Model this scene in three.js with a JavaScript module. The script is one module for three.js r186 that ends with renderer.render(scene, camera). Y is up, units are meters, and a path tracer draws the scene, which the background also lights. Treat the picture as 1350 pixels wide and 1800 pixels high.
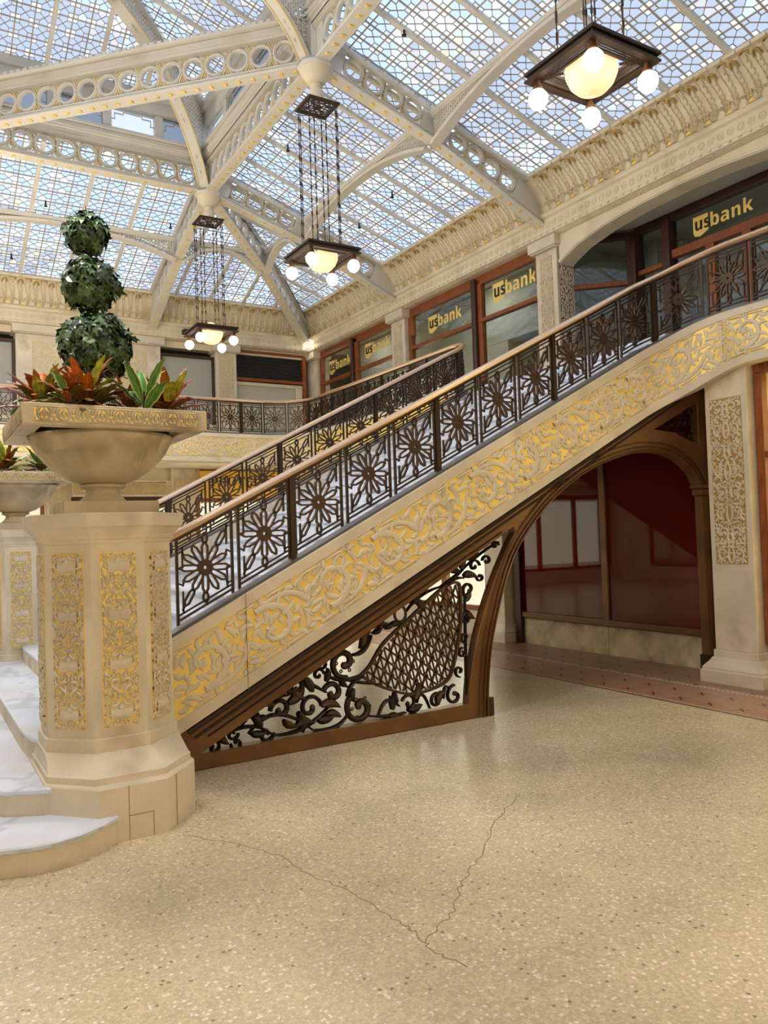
import * as THREE from 'three';
import { mergeGeometries, toCreasedNormals } from 'three/addons/utils/BufferGeometryUtils.js';
import { RoundedBoxGeometry } from 'three/addons/geometries/RoundedBoxGeometry.js';
import { TextGeometry } from 'three/addons/geometries/TextGeometry.js';
import { FontLoader } from 'three/addons/loaders/FontLoader.js';
import { RectAreaLightUniformsLib } from 'three/addons/lights/RectAreaLightUniformsLib.js';

// ---------- camera, sky, exposure ----------
const scene = new THREE.Scene();
const camera = new THREE.PerspectiveCamera(2 * Math.atan(900 / 1378) * 180 / Math.PI, 1350 / 1800, 0.05, 120);
camera.position.set(0, 1.6, 0);
camera.rotation.set(0.0285877, -0.546588, -0.0335436, 'YXZ');
const renderer = new THREE.WebGLRenderer();
renderer.toneMapping = THREE.LinearToneMapping;
renderer.toneMappingExposure = 1.08;
renderer.shadowMap.enabled = true;
RectAreaLightUniformsLib.init();
const SKY = 1.72, LAMP = 1;
{
  const W = 64, H = 32, d = new Float32Array(W * H * 4);
  for (let y = 0; y < H; y++) for (let x = 0; x < W; x++) {
    const e = ((y + 0.5) / H - 0.5) * Math.PI, k = Math.max(0, Math.sin(e));
    const o = (y * W + x) * 4, g = 0.86 + 0.14 * k;
    d[o] = 0.76 * g * SKY; d[o + 1] = 0.89 * g * SKY; d[o + 2] = 1.10 * g * SKY; d[o + 3] = 1;
  }
  const t = new THREE.DataTexture(d, W, H, THREE.RGBAFormat, THREE.FloatType);
  t.mapping = THREE.EquirectangularReflectionMapping; t.magFilter = THREE.LinearFilter; t.needsUpdate = true;
  scene.background = t;
}

// ---------- small tools ----------
let seed = 7;
const rnd = () => { seed = (seed + 0x6d2b79f5) | 0; let t = Math.imul(seed ^ (seed >>> 15), 1 | seed); t = (t + Math.imul(t ^ (t >>> 7), 61 | t)) ^ t; return ((t ^ (t >>> 14)) >>> 0) / 4294967296; };
const rr = (a, b) => a + (b - a) * rnd();
const { PI, sin, cos, abs, min, max, floor, sqrt, atan2, hypot } = Math;
const lerp = (a, b, t) => a + (b - a) * t, clamp = (x, a, b) => min(b, max(a, x)), smooth = (a, b, x) => { const t = clamp((x - a) / (b - a), 0, 1); return t * t * (3 - 2 * t); };
function hash(x, y, s) { let h = Math.imul(x, 374761393) ^ Math.imul(y, 668265263) ^ Math.imul(s, 1274126177); h = Math.imul(h ^ (h >>> 13), 1274126177); return ((h ^ (h >>> 16)) >>> 0) / 4294967296; }
function vnoise(x, y, per, s) { const xi = floor(x), yi = floor(y), fx = x - xi, fy = y - yi, a = fx * fx * (3 - 2 * fx), b = fy * fy * (3 - 2 * fy), m = (v) => ((v % per) + per) % per; return lerp(lerp(hash(m(xi), m(yi), s), hash(m(xi + 1), m(yi), s), a), lerp(hash(m(xi), m(yi + 1), s), hash(m(xi + 1), m(yi + 1), s), a), b); }
const fbm = (u, v, n, s, oct = 4) => { let t = 0, a = 0.5; for (let i = 0; i < oct; i++) { t += a * vnoise(u * n, v * n, n, s + i); n *= 2; a *= 0.5; } return t; };

function dataTex(size, fn, metres, srgb = true) {
  const d = new Uint8Array(size * size * 4);
  for (let y = 0; y < size; y++) for (let x = 0; x < size; x++) { const c = fn(x / size, y / size, x, y), o = (y * size + x) * 4; d[o] = clamp(c[0], 0, 255); d[o + 1] = clamp(c[1], 0, 255); d[o + 2] = clamp(c[2], 0, 255); d[o + 3] = 255; }
  const t = new THREE.DataTexture(d, size, size); t.wrapS = t.wrapT = THREE.RepeatWrapping; t.magFilter = THREE.LinearFilter;
  if (srgb) t.colorSpace = THREE.SRGBColorSpace;
  t.repeat.set(1 / metres, 1 / metres); t.needsUpdate = true; return t;
}
const std = (o) => { const m = new THREE.MeshStandardMaterial({ side: THREE.DoubleSide, roughness: 0.6, ...o }); return m; };
const phys = (o) => new THREE.MeshPhysicalMaterial({ side: THREE.DoubleSide, ...o });
const lin = (r, g, b) => new THREE.Color().setRGB(r, g, b);

function stoneTex(base, amp, s, metres, veins = 0) {
  return dataTex(512, (u, v) => {
    const n = fbm(u, v, 4, s, 5) - 0.47, f = hash(floor(u * 512), floor(v * 512), s) - 0.5, st = max(0, fbm(u, v, 3, s + 9, 4) - 0.54) * 4.2;
    const ve = veins ? veins * max(0, 1 - abs(fbm(u, v, 3, s + 21, 4) - 0.5) * 26) : 0;
    const k = 1 + n * amp + f * amp * 0.25 - st * amp - ve;
    return [base[0] * k, base[1] * (k - st * 0.02), base[2] * (k - st * 0.06)];
  }, metres);
}
const T = {
  stone: stoneTex([219, 208, 187], 0.24, 3, 1.3), dark: stoneTex([204, 190, 160], 0.32, 5, 1.1), marble: stoneTex([214, 223, 240], 0.06, 8, 1.6, 0.13), paint: stoneTex([212, 208, 198], 0.08, 12, 1.5), cream: stoneTex([220, 209, 184], 0.1, 15, 1.5),
  wood: dataTex(256, (u, v) => { const g = fbm(u * 1, v * 1, 3, 4, 3), l = 0.85 + 0.3 * vnoise(u * 64, v * 4, 64, 6) - 0.2 * g; return [150 * l, 80 * l, 36 * l]; }, 0.5),
  bronze: dataTex(256, (u, v) => { const l = 0.75 + 0.5 * fbm(u, v, 4, 14, 4); return [112 * l, 78 * l, 46 * l]; }, 0.9),
};
const floorN = 300;
T.floor = dataTex(2048, (u, v) => {
  const n = floorN, gx = u * n, gy = v * n, ix = floor(gx), iy = floor(gy); let d1 = 9, d2 = 9, id = 0;
  for (let j = -1; j <= 1; j++) for (let i = -1; i <= 1; i++) { const cx = ix + i, cy = iy + j, mx = (cx + n) % n, my = (cy + n) % n, dx = cx + 0.5 + (hash(mx, my, 1) - 0.5) * 0.7 - gx, dy = cy + 0.5 + (hash(mx, my, 2) - 0.5) * 0.7 - gy, d = dx * dx + dy * dy; if (d < d1) { d2 = d1; d1 = d; id = my * n + mx; } else if (d < d2) d2 = d; }
  const h = hash(id % n, floor(id / n), 3), edge = smooth(0.02, 0.16, sqrt(d2) - sqrt(d1)), big = fbm(u, v, 4, 31, 4) - 0.47, st = smooth(0.56, 0.7, fbm(u, v, 3, 44, 3));
  let k = (0.94 + (h - 0.5) * 0.13 + (h > 0.95 ? 0.09 : 0) - (h < 0.006 ? 0.22 : 0)) * (0.9 + 0.1 * edge) * (1 + big * 0.3 - st * 0.07);
  return [218 * k, (204 - st * 5) * k, (172 - st * 20 + (h > 0.95 ? 22 : 0)) * k];
}, 3.6);
T.floorBump = dataTex(1024, (u, v) => { const a = 128 + 90 * (vnoise(u * 256, v * 256, 256, 3) - 0.5) + 70 * (vnoise(u * 60, v * 60, 60, 5) - 0.5); return [a, a, a]; }, 3.6, false);

const M = {
  stone: std({ map: T.stone, roughness: 0.72 }), stoneWarm: std({ map: T.dark, roughness: 0.75 }), plaster: std({ map: T.cream, roughness: 0.8 }),
  marble: std({ map: T.marble, roughness: 0.42 }), paint: std({ map: T.paint, roughness: 0.45 }),
  gold: std({ color: lin(0.94, 0.71, 0.22), metalness: 0.4, roughness: 0.45 }), goldDim: std({ color: lin(0.52, 0.36, 0.12), metalness: 0.4, roughness: 0.5 }),
  goldStone: std({ color: lin(0.68, 0.55, 0.30), metalness: 0.15, roughness: 0.55 }),
  iron: std({ color: lin(0.045, 0.030, 0.020), metalness: 0.55, roughness: 0.45 }), ironBrown: std({ color: lin(0.075, 0.042, 0.022), metalness: 0.5, roughness: 0.42 }),
  bronze: std({ map: T.bronze, metalness: 0.35, roughness: 0.38 }), bronzeDark: std({ color: lin(0.05, 0.028, 0.014), metalness: 0.4, roughness: 0.4 }),
  brass: std({ color: lin(0.80, 0.56, 0.37), metalness: 0.8, roughness: 0.25 }),
  wood: std({ map: T.wood, roughness: 0.4 }), woodDark: std({ color: lin(0.05, 0.016, 0.010), roughness: 0.4 }),
  black: std({ color: lin(0.012, 0.012, 0.012), roughness: 0.6 }), shade: std({ color: lin(0.42, 0.41, 0.38), roughness: 0.9 }),
  floor: std({ map: T.floor, bumpMap: T.floorBump, bumpScale: 0.0012, roughness: 0.27 }),
  glass: phys({ color: lin(0.86, 0.9, 0.9), transmission: 1, thickness: 0, roughness: 0.02, ior: 1.5 }),
  redGlass: phys({ color: lin(0.10, 0.003, 0.003), roughness: 0.02, ior: 1.5, specularIntensity: 0.8 }),
  came: std({ color: lin(0.42, 0.36, 0.29), roughness: 0.6 }), camePale: std({ map: T.paint, roughness: 0.5 }),
  bulb: std({ color: lin(0.9, 0.85, 0.78), emissive: lin(1, 0.86, 0.72), emissiveIntensity: 1.15, roughness: 0.3 }),
  bowl: std({ color: lin(0.85, 0.72, 0.48), emissive: lin(1, 0.72, 0.36), emissiveIntensity: 0.62, roughness: 0.3 }),
  yellow: std({ color: lin(0.82, 0.45, 0.03), roughness: 0.55 }), print: std({ color: lin(0.02, 0.012, 0.008), roughness: 0.6 }),
  soil: std({ color: lin(0.03, 0.02, 0.013), roughness: 1 }),
};

function boxUV(g) {
  const p = g.attributes.position, n = g.attributes.normal, uv = new Float32Array(p.count * 2);
  for (let i = 0; i < p.count; i += 3) {
    let nx = 0, ny = 0, nz = 0; for (let k = 0; k < 3; k++) { nx += n.getX(i + k); ny += n.getY(i + k); nz += n.getZ(i + k); }
    nx = abs(nx); ny = abs(ny); nz = abs(nz);
    for (let k = 0; k < 3; k++) { const x = p.getX(i + k), y = p.getY(i + k), z = p.getZ(i + k); const a = ny >= nx && ny >= nz ? [x, z] : nx >= nz ? [z + 0.37, y] : [x, y]; uv[(i + k) * 2] = a[0]; uv[(i + k) * 2 + 1] = a[1]; }
  }
  g.setAttribute('uv', new THREE.BufferAttribute(uv, 2)); return g;
}
function G(g) { if (g.index) g = g.toNonIndexed(); for (const k of Object.keys(g.attributes)) if (!['position', 'normal', 'uv', 'color'].includes(k)) g.deleteAttribute(k); if (!g.attributes.normal) g.computeVertexNormals(); g.clearGroups(); return g; }
function merge(list) { const l = list.flat(9).map(G); for (const g of l) { if (g.attributes.uv) g.deleteAttribute('uv'); } const r = l.length === 1 ? l[0] : mergeGeometries(l); return boxUV(r); }
const count = {};
function numbered(n) { const k = (count[n] ?? -1) + 1; count[n] = k; return k ? n + '_' + String(k).padStart(3, '0') : n; }
function shadowed(m) { m.castShadow = m.receiveShadow = true; return m; }
function ready(geo) { if (Array.isArray(geo)) geo = merge(geo); else if (!geo.userData.uvReady) geo = boxUV(G(geo)); geo.userData.uvReady = true; return geo; }
function part(name, geo, mat, parent, extra) { const m = shadowed(new THREE.Mesh(ready(geo), mat)); m.name = name; parent.add(m); if (extra) Object.assign(m.userData, extra); return m; }
const GROUPS = { chandelier: 'chandeliers of the court', newel_pedestal: 'pedestals at the foot of the stair', urn: 'urns on the pedestals', topiary: 'ivy trees in the urns', croton: 'foliage plants in the urns', roof_beam: 'pierced beams of the glass roof', roof_purlin: 'arched purlins of the glass roof', node_post: 'nodes of the roof ironwork', lattice_bracket: 'brackets under the lantern', cornice: 'acanthus cornices', pier: 'stone piers round the court', sprinkler: 'sprinkler heads under the glass roof', railing: 'iron railings', unseen_office_lamp: 'unseen lamps in the bank office', unseen_lobby_lamp: 'unseen lobby ceiling lamps' };
function thing(name, label, category, pos = [0, 0, 0], ry = 0, group = GROUPS[name]) { const g = new THREE.Group(); g.name = numbered(name); g.position.set(...pos); g.rotation.y = ry; g.userData = { label, category }; if (group) g.userData.group = group; scene.add(g); return g; }
function struct(name) { const g = new THREE.Group(); g.name = numbered(name); g.userData = { kind: 'structure' }; scene.add(g); return g; }
function structMesh(name, geo, mat) { if (Array.isArray(geo)) { for (const q of geo) structMesh(name, q, mat); return; } const m = part(numbered(name), geo, mat, scene); m.userData.kind = 'structure'; return m; }
function twin(o, label, pos, ry = o.rotation.y, group) { const c = o.clone(); c.name = numbered(o.name.replace(/_\d+$/, '')); c.position.set(...pos); c.rotation.y = ry; c.userData = { ...o.userData, label }; if (group) c.userData.group = group; scene.add(c); return c; }
const mv = (g, x, y, z) => g.translate(x, y, z);
const box = (x0, x1, y0, y1, z0, z1) => new THREE.BoxGeometry(x1 - x0, y1 - y0, z1 - z0).translate((x0 + x1) / 2, (y0 + y1) / 2, (z0 + z1) / 2);
const rbox = (x0, x1, y0, y1, z0, z1, r = 0.01) => new RoundedBoxGeometry(x1 - x0, y1 - y0, z1 - z0, 1, r).translate((x0 + x1) / 2, (y0 + y1) / 2, (z0 + z1) / 2);
function lathe(pts, seg = 32) { return new THREE.LatheGeometry(pts.map(([r, y]) => new THREE.Vector2(r, y)), seg); }
function tube(pts, r, seg = 24, rs = 6, closed = false) { return new THREE.TubeGeometry(new THREE.CatmullRomCurve3(pts.map((p) => new THREE.Vector3(...p)), closed, 'centripetal'), seg, r, rs, closed); }
const rod = (a, b, r, n = 6) => tube([a, b], r, 1, n);
function shapeOf(pts, holes = []) { const s = new THREE.Shape(pts.map((p) => new THREE.Vector2(...p))); for (const h of holes) s.holes.push(new THREE.Path(h.map((p) => new THREE.Vector2(...p)))); return s; }
function extr(pts, d, bevel = 0, holes = [], cs = 12) { const g = new THREE.ExtrudeGeometry(shapeOf(pts, holes), { depth: d - 2 * bevel, bevelEnabled: bevel > 0, bevelThickness: bevel, bevelSize: bevel, bevelOffset: -bevel, bevelSegments: 1, curveSegments: cs }); g.translate(0, 0, bevel); return g; }
// a profile in (z, y) swept along local x
function sweepX(profile, x0, x1) { const g = extr(profile, x1 - x0); g.rotateY(PI / 2); g.scale(1, 1, -1); const p = g.attributes.position; g.translate(x0, 0, 0); g.index ? 0 : 0; flip(g); return g; }
function flip(g) { for (const a of [g.attributes.position, g.attributes.normal, g.attributes.uv]) { if (!a) continue; const s = a.itemSize; for (let i = 0; i < a.count; i += 3) for (let c = 0; c < s; c++) { const t = a.array[(i + 1) * s + c]; a.array[(i + 1) * s + c] = a.array[(i + 2) * s + c]; a.array[(i + 2) * s + c] = t; } } return g; }

// ---------- strokes: carved or wrought strips ----------
const buf = () => ({ p: [], i: [] });
const flat = (u, v, w) => [u, v, w];
function normals2(pts, closed) {
  const n = pts.length, out = [];
  for (let i = 0; i < n; i++) {
    const a = pts[closed ? (i + n - 1) % n : max(0, i - 1)], b = pts[i], c = pts[closed ? (i + 1) % n : min(n - 1, i + 1)];
    let d1 = [b[0] - a[0], b[1] - a[1]], d2 = [c[0] - b[0], c[1] - b[1]]; const l1 = hypot(...d1), l2 = hypot(...d2);
    if (l1 < 1e-9) d1 = d2.map((x) => x / l2); else d1 = d1.map((x) => x / l1);
    if (l2 < 1e-9) d2 = d1; else if (l1 >= 1e-9) d2 = d2.map((x) => x / l2); else d2 = d1;
    const k = max(0.35, 1 + d1[0] * d2[0] + d1[1] * d2[1]); out.push([-(d1[1] + d2[1]) / k, (d1[0] + d2[0]) / k]);
  }
  return out;
}
// rounded raised strip (carving, leaf); w0 is the ground, w1 the ridge
function ribbon(o, pts, wf, w0, w1, map = flat, under = false) {
  const N = normals2(pts, false), b = o.p.length / 3, n = pts.length, R = under ? 6 : 5;
  pts.forEach(([u, v], i) => {
    const h = wf(i / (n - 1)) / 2, [nx, ny] = N[i], m = w0 + (w1 - w0) * 0.72;
    const rows = [[-h, w0], [-h * 0.72, m], [0, w1], [h * 0.72, m], [h, w0]]; if (under) rows.push([0, w0 - (w1 - w0) * 0.2]);
    for (const [k, w] of rows) o.p.push(...map(u + nx * k, v + ny * k, w));
  });
  const q = under ? 6 : 4;
  for (let i = 0; i < n - 1; i++) for (let k = 0; k < q; k++) { const a = b + i * R + k, c = b + i * R + (k + 1) % R, d = a + R, e = c + R; o.i.push(a, d, c, c, d, e); }
}
// square bar
function bar(o, pts, wd, w0, w1, map = flat, closed = false) {
  const N = normals2(pts, closed), b = o.p.length / 3, n = pts.length, h = wd / 2;
  pts.forEach(([u, v], i) => { const [nx, ny] = N[i]; for (const [k, w] of [[-h, w0], [-h, w1], [h, w1], [h, w0]]) o.p.push(...map(u + nx * k, v + ny * k, w)); });
  for (let i = 0; i < (closed ? n : n - 1); i++) for (let k = 0; k < 4; k++) { const j = (i + 1) % n, a = b + i * 4 + k, c = b + i * 4 + (k + 1) % 4, d = b + j * 4 + k, e = b + j * 4 + (k + 1) % 4; o.i.push(a, d, c, c, d, e); }
  if (!closed) for (const r of [0, n - 1]) { const a = b + r * 4; o.i.push(a, a + 1, a + 2, a, a + 2, a + 3); }
}
function done(o, crease = 0) { let g = new THREE.BufferGeometry(); g.setAttribute('position', new THREE.Float32BufferAttribute(o.p, 3)); g.setIndex(o.i); if (crease) { g = toCreasedNormals(g, crease); } else { g = g.toNonIndexed(); g.computeVertexNormals(); } return boxUV(g); }
const seg = (a, b, n) => Array.from({ length: n + 1 }, (_, i) => [lerp(a[0], b[0], i / n), lerp(a[1], b[1], i / n)]);
function spiral(cx, cy, R, a0, turn, shrink, n = 20) { return Array.from({ length: n + 1 }, (_, i) => { const t = i / n, r = R * (1 - t * (1 - shrink)), a = a0 + turn * t; return [cx + r * cos(a), cy + r * sin(a)]; }); }
function curl(x, y, ang, len, bend, n = 7) { const o = [[x, y]]; for (let i = 0; i < n; i++) { const a = ang + bend * (i + 0.5) / n; x += cos(a) * len / n; y += sin(a) * len / n; o.push([x, y]); } return o; }
const leafW = (w) => (t) => w * max(0.04, sin(PI * clamp(t * 0.86 + 0.12, 0, 1)) ** 0.9);
const taper = (a, b) => (t) => lerp(a, b, t);
const quad = (a, b, c, n = 12) => Array.from({ length: n + 1 }, (_, i) => { const t = i / n, s = 1 - t; return [s * s * a[0] + 2 * s * t * b[0] + t * t * c[0], s * s * a[1] + 2 * s * t * b[1] + t * t * c[1]]; });
// acanthus scroll: list of [points, width function]
function acanthus(cx, cy, R, a0, dir, fill = 1) {
  const S = [], turn = dir * 4.9; S.push([spiral(cx, cy, R, a0, turn, 0.3, 22), taper(R * 0.3, R * 0.18)]);
  for (let k = 0; k < 6; k++) { const t = 0.06 + k * 0.125, r = R * (1 - t * 0.7), a = a0 + turn * t; S.push([curl(cx + r * cos(a) * 1.05, cy + r * sin(a) * 1.05, a + dir * 0.7, R * rr(0.42, 0.58), -dir * 1.5), leafW(R * 0.2)]); }
  for (let k = 0; k < 5; k++) { const t = 0.12 + k * 0.14, r = R * (1 - t * 0.7), a = a0 + turn * t; S.push([curl(cx + r * cos(a) * 0.92, cy + r * sin(a) * 0.92, a + PI - dir * 0.5, R * rr(0.34, 0.46), -dir * 1.9), leafW(R * 0.17)]); }
  const ae = a0 + turn, ex = cx + R * 0.3 * cos(ae), ey = cy + R * 0.3 * sin(ae);
  for (let k = 0; k < 5; k++) S.push([curl(lerp(ex, cx, 0.6), lerp(ey, cy, 0.6), ae + k * PI * 0.4, R * 0.27, 0.6, 4), leafW(R * 0.17)]);
  return S;
}
// small leaves strewn into the bare ground until a share of it is covered
function fillGaps(S, u0, u1, v0, v1, cell, target, len, wid, sym = false) {
  const nu = Math.ceil((u1 - u0) / cell), nv = Math.ceil((v1 - v0) / cell), g = new Uint8Array(nu * nv), at = (u, v) => { const i = floor((u - u0) / cell), j = floor((v - v0) / cell); return i < 0 || j < 0 || i >= nu || j >= nv ? -1 : j * nu + i; };
  const each = (p, wf, f) => { for (let i = 0; i < p.length - 1; i++) { const l = hypot(p[i + 1][0] - p[i][0], p[i + 1][1] - p[i][1]), n = max(1, Math.ceil(l / cell)); for (let k = 0; k < n; k++) { const t = k / n, u = lerp(p[i][0], p[i + 1][0], t), v = lerp(p[i][1], p[i + 1][1], t), h = wf((i + t) / (p.length - 1)) / 2, m = Math.ceil(h / cell); for (let a = -m; a <= m; a++) for (let b = -m; b <= m; b++) if (hypot(a, b) * cell <= h) { const q = at(u + a * cell, v + b * cell); if (q >= 0) f(q); } } } };
  const mark = (p, w) => each(p, w, (q) => { g[q] = 1; });
  for (const [p, w] of S) mark(p, w);
  let n = 0; for (const q of g) n += q;
  for (let tries = 0; n < target * g.length && tries < g.length * 3; tries++) {
    const u = rr(sym ? 0 : u0, u1), v = rr(v0, v1), q = at(u, v); if (q < 0 || g[q]) continue;
    const k = rr(0.6, 1.15), p = curl(u, v, rr(0, 2 * PI), len * k, rr(-2, 2), 6), w = leafW(wid * k); let a = 0, b = 0; each(p, w, (c) => { a++; b += g[c]; }); if (!a || b / a > 0.3) continue;
    S.push([p, w]); mark(p, w); if (sym) { const r = p.map(([x, y]) => [-x, y]); S.push([r, w]); mark(r, w); }
    n = 0; if (tries % 7 === 0 || true) for (const c of g) n += c;
  }
  return S;
}
// running vine for a band along s, between t0 and t1
function vineBand(s0, s1, t0, t1, period) {
  const S = [], mid = (t0 + t1) / 2, h = t1 - t0, R = min(h * 0.42, period * 0.4); let k = 0;
  for (let s = s0 + period * 0.5; s < s1 - period * 0.3; s += period, k++) {
    const up = k % 2 ? 1 : -1, cy = mid - up * h * 0.07;
    S.push(...acanthus(s, cy, R, up > 0 ? PI * 0.62 : -PI * 0.62, up > 0 ? -1 : 1));
    S.push([quad([s - R * 0.3, cy + up * R * 0.95], [s + period * 0.42, mid + up * h * 0.52], [s + period * 0.62, mid + up * h * 0.02], 12), taper(R * 0.2, R * 0.26)]);
    S.push([quad([s + period * 0.5, mid + up * h * 0.2], [s + period * 0.62, mid - up * h * 0.1], [s + period * 0.75, mid + up * h * 0.33], 8), leafW(R * 0.26)]);
    for (const [dx, dy, a, l, bd] of [[0.42, -0.38, 0.5, 0.5, 1.6], [0.58, -0.2, -0.5, 0.45, 1.5], [0.5, 0.36, 0.1, 0.42, 0.9], [-0.42, 0.4, 2.6, 0.3, 1.2], [0.62, 0.12, 1.2, 0.4, -1.6]]) S.push([curl(s + dx * period, mid + up * dy * h, up * a, R * l * 1.3, up * bd), leafW(R * 0.24)]);
    for (const [dx, l] of [[-0.36, 0.32], [0.08, 0.3]]) for (const e of [t0 + h * 0.035, t1 - h * 0.035]) S.push([seg([s + dx * period, e], [s + (dx + l) * period, e + (e < mid ? 1 : -1) * 0.006], 4), leafW(h * 0.05)]);
  }
  return fillGaps(S, s0, s1, t0 + h * 0.03, t1 - h * 0.03, h / 44, 0.75, h * 0.25, h * 0.105);
}
function strokes(o, S, w0, w1, map = flat) { for (const [p, w] of S) ribbon(o, p, w, w0, w1 * (p.length > 18 ? 1.15 : p.length === 7 ? 0.62 : 0.9), map); }
// an upright carved panel, w x h, local x right, y up, z out
const panelCache = {};
function panelGeo(style, w, h) {
  const key = style + w + '_' + h; if (panelCache[key]) return panelCache[key];
  const o = buf(), S = [];
  if (style === 'cartouche') {
    const n = 4, H = h / (n - 0.45);
    for (let k = 0; k < n; k++) {
      const y = h - H * (k + 0.34), W = w;
      for (const s of [-1, 1]) {
        S.push([spiral(s * W * 0.33, y + H * 0.1, W * 0.13, s > 0 ? PI * 1.1 : -PI * 0.1, s * 4.4, 0.25, 12), taper(W * 0.08, W * 0.05)]);
        S.push([quad([s * W * 0.04, y + H * 0.3], [s * W * 0.12, y + H * 0.17], [s * W * 0.34, y + H * 0.26], 8), leafW(W * 0.1)]);
        S.push([quad([s * W * 0.44, y + H * 0.28], [s * W * 0.3, y + H * 0.2], [s * W * 0.46, y + H * 0.04], 8), leafW(W * 0.07)]);
        S.push([quad([s * W * 0.43, y - H * 0.02], [s * W * 0.46, y - H * 0.14], [s * W * 0.3, y - H * 0.16], 8), leafW(W * 0.09)]);
        S.push([quad([s * W * 0.46, y - H * 0.2], [s * W * 0.38, y - H * 0.32], [s * W * 0.46, y - H * 0.42], 8), leafW(W * 0.08)]);
        if (k < n - 1) { S.push([quad([s * W * 0.06, y - H * 0.28], [s * W * 0.2, y - H * 0.2], [s * W * 0.32, y - H * 0.34], 8), leafW(W * 0.1)]); S.push([quad([s * W * 0.3, y - H * 0.36], [s * W * 0.14, y - H * 0.42], [s * W * 0.05, y - H * 0.56], 8), leafW(W * 0.1)]); S.push([quad([s * W * 0.1, y - H * 0.34], [s * W * 0.16, y - H * 0.4], [s * W * 0.08, y - H * 0.48], 6), leafW(W * 0.08)]); S.push([curl(s * W * 0.38, y - H * 0.52, s > 0 ? PI * 0.7 : PI * 0.3, H * 0.16, s * 1.2), leafW(W * 0.08)]); }
      }
      S.push([seg([-W * 0.3, y + H * 0.05], [W * 0.3, y + H * 0.05], 10), (t) => H * 0.26 * (0.72 + 0.28 * abs(cos(PI * t)))]);
      S.push([seg([0, y + H * 0.12], [0, y + H * 0.26], 4), leafW(W * 0.2)]);
      for (let j = -3; j <= 3; j++) S.push([curl(j * W * 0.1, y - H * (0.14 + 0.02 * cos(j)), -PI / 2, H * 0.09, 0.4 * j, 3), leafW(W * 0.075)]);
      if (k < n - 1) for (let j = -2; j <= 2; j++) S.push([curl(j * W * 0.13, y - H * 0.26, -PI / 2 + j * 0.2, H * 0.08, 0, 3), leafW(W * 0.06)]);
    }
  } else if (style === 'scroll') {
    const R = w * 0.25, H = R * 2.25, n = max(1, Math.round(h / H)), st = h / n;
    for (let k = 0; k < n; k++) for (const s of [-1, 1]) {
      const y = st * (k + 0.5); S.push(...acanthus(s * w * 0.23, y, R * 0.86, s > 0 ? -PI / 2 - 0.4 : -PI / 2 + 0.4, s * (k % 2 ? -1 : 1)));
      S.push([quad([0, y - st * 0.5], [s * w * 0.16, y - st * 0.2], [s * w * 0.03, y + st * 0.4], 8), leafW(R * 0.3)]);
      S.push([curl(s * w * 0.45, y - st * 0.45, PI / 2 + s * 0.3, st * 0.3, s * 0.9), leafW(R * 0.26)]);
      S.push([curl(s * w * 0.42, y + st * 0.3, PI / 2, st * 0.25, -s * 1.1), leafW(R * 0.2)]);
    }
  }
  if (style === 'fine') fillGaps(S, -w / 2, w / 2, 0, h, 0.012, 0.6, 0.16, 0.05, true); else fillGaps(S, -w / 2, w / 2, 0, h, w / 46, style === 'cartouche' ? 0.74 : 0.63, w * (style === 'cartouche' ? 0.13 : 0.19), w * (style === 'cartouche' ? 0.055 : 0.085), true);
  strokes(o, S, 0, 0.014);
  const half = w / 2 - 0.004; for (let i = 0; i < o.p.length; i += 3) { o.p[i] = clamp(o.p[i], -half, half); o.p[i + 1] = clamp(o.p[i + 1], 0.004, h - 0.004); }
  return (panelCache[key] = done(o, 0.7));
}
function carvedPanel(parent, style, w, h, [x, y, z], ry, ground, relief) {
  const p = part('carved_panel', box(-w / 2, w / 2, 0, h, -0.002, 0.003), ground, parent); p.position.set(x, y, z); p.rotation.y = ry;
  const r = part('relief', panelGeo(style, w, h), relief, p); r.position.z = 0.003; return p;
}

// ---------- levels and axes of the place ----------
const XA = 4.6, XL = 0.35, ZA = -8.9, ZB = -13.15, ZC = -4.4;         // ironwork nodes
const XG = 8.09, YG = 6.97, ZG = -16.66, PITCH = 0.338;               // lower edge of the roof glass
const XW = 8.5, ZW = -17.1, YB = 3.66;                                // pier faces, balcony floor
const XR = 7.45, ZN = -5.37, ZF = -8.8, ZM = -7.085;                  // red shopfront, stair faces, stair axis

// ---------- shell ----------
structMesh('floor', box(-4.6, 11.6, -0.2, 0, -19.6, 6), M.floor);
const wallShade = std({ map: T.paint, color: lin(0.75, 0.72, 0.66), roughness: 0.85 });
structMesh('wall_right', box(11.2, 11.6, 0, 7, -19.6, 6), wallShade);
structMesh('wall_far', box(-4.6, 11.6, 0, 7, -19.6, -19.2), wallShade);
structMesh('wall_left', box(-4.6, -4.2, 0, 7, -19.6, 6), M.plaster);
structMesh('wall_near', box(-4.6, 11.6, 0, 7, 5.6, 6), M.plaster);
structMesh('ceiling', [box(XG + 0.1, 11.6, 6.86, 6.955, -19.6, 6), box(-4.6, XG + 0.1, 6.86, 6.955, -19.6, ZG - 0.1), box(-4.6, -3.16, 6.86, 6.955, ZG, 6), box(-3.16, XG + 0.1, 6.86, 6.955, -0.86, 6)], M.plaster);

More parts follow.
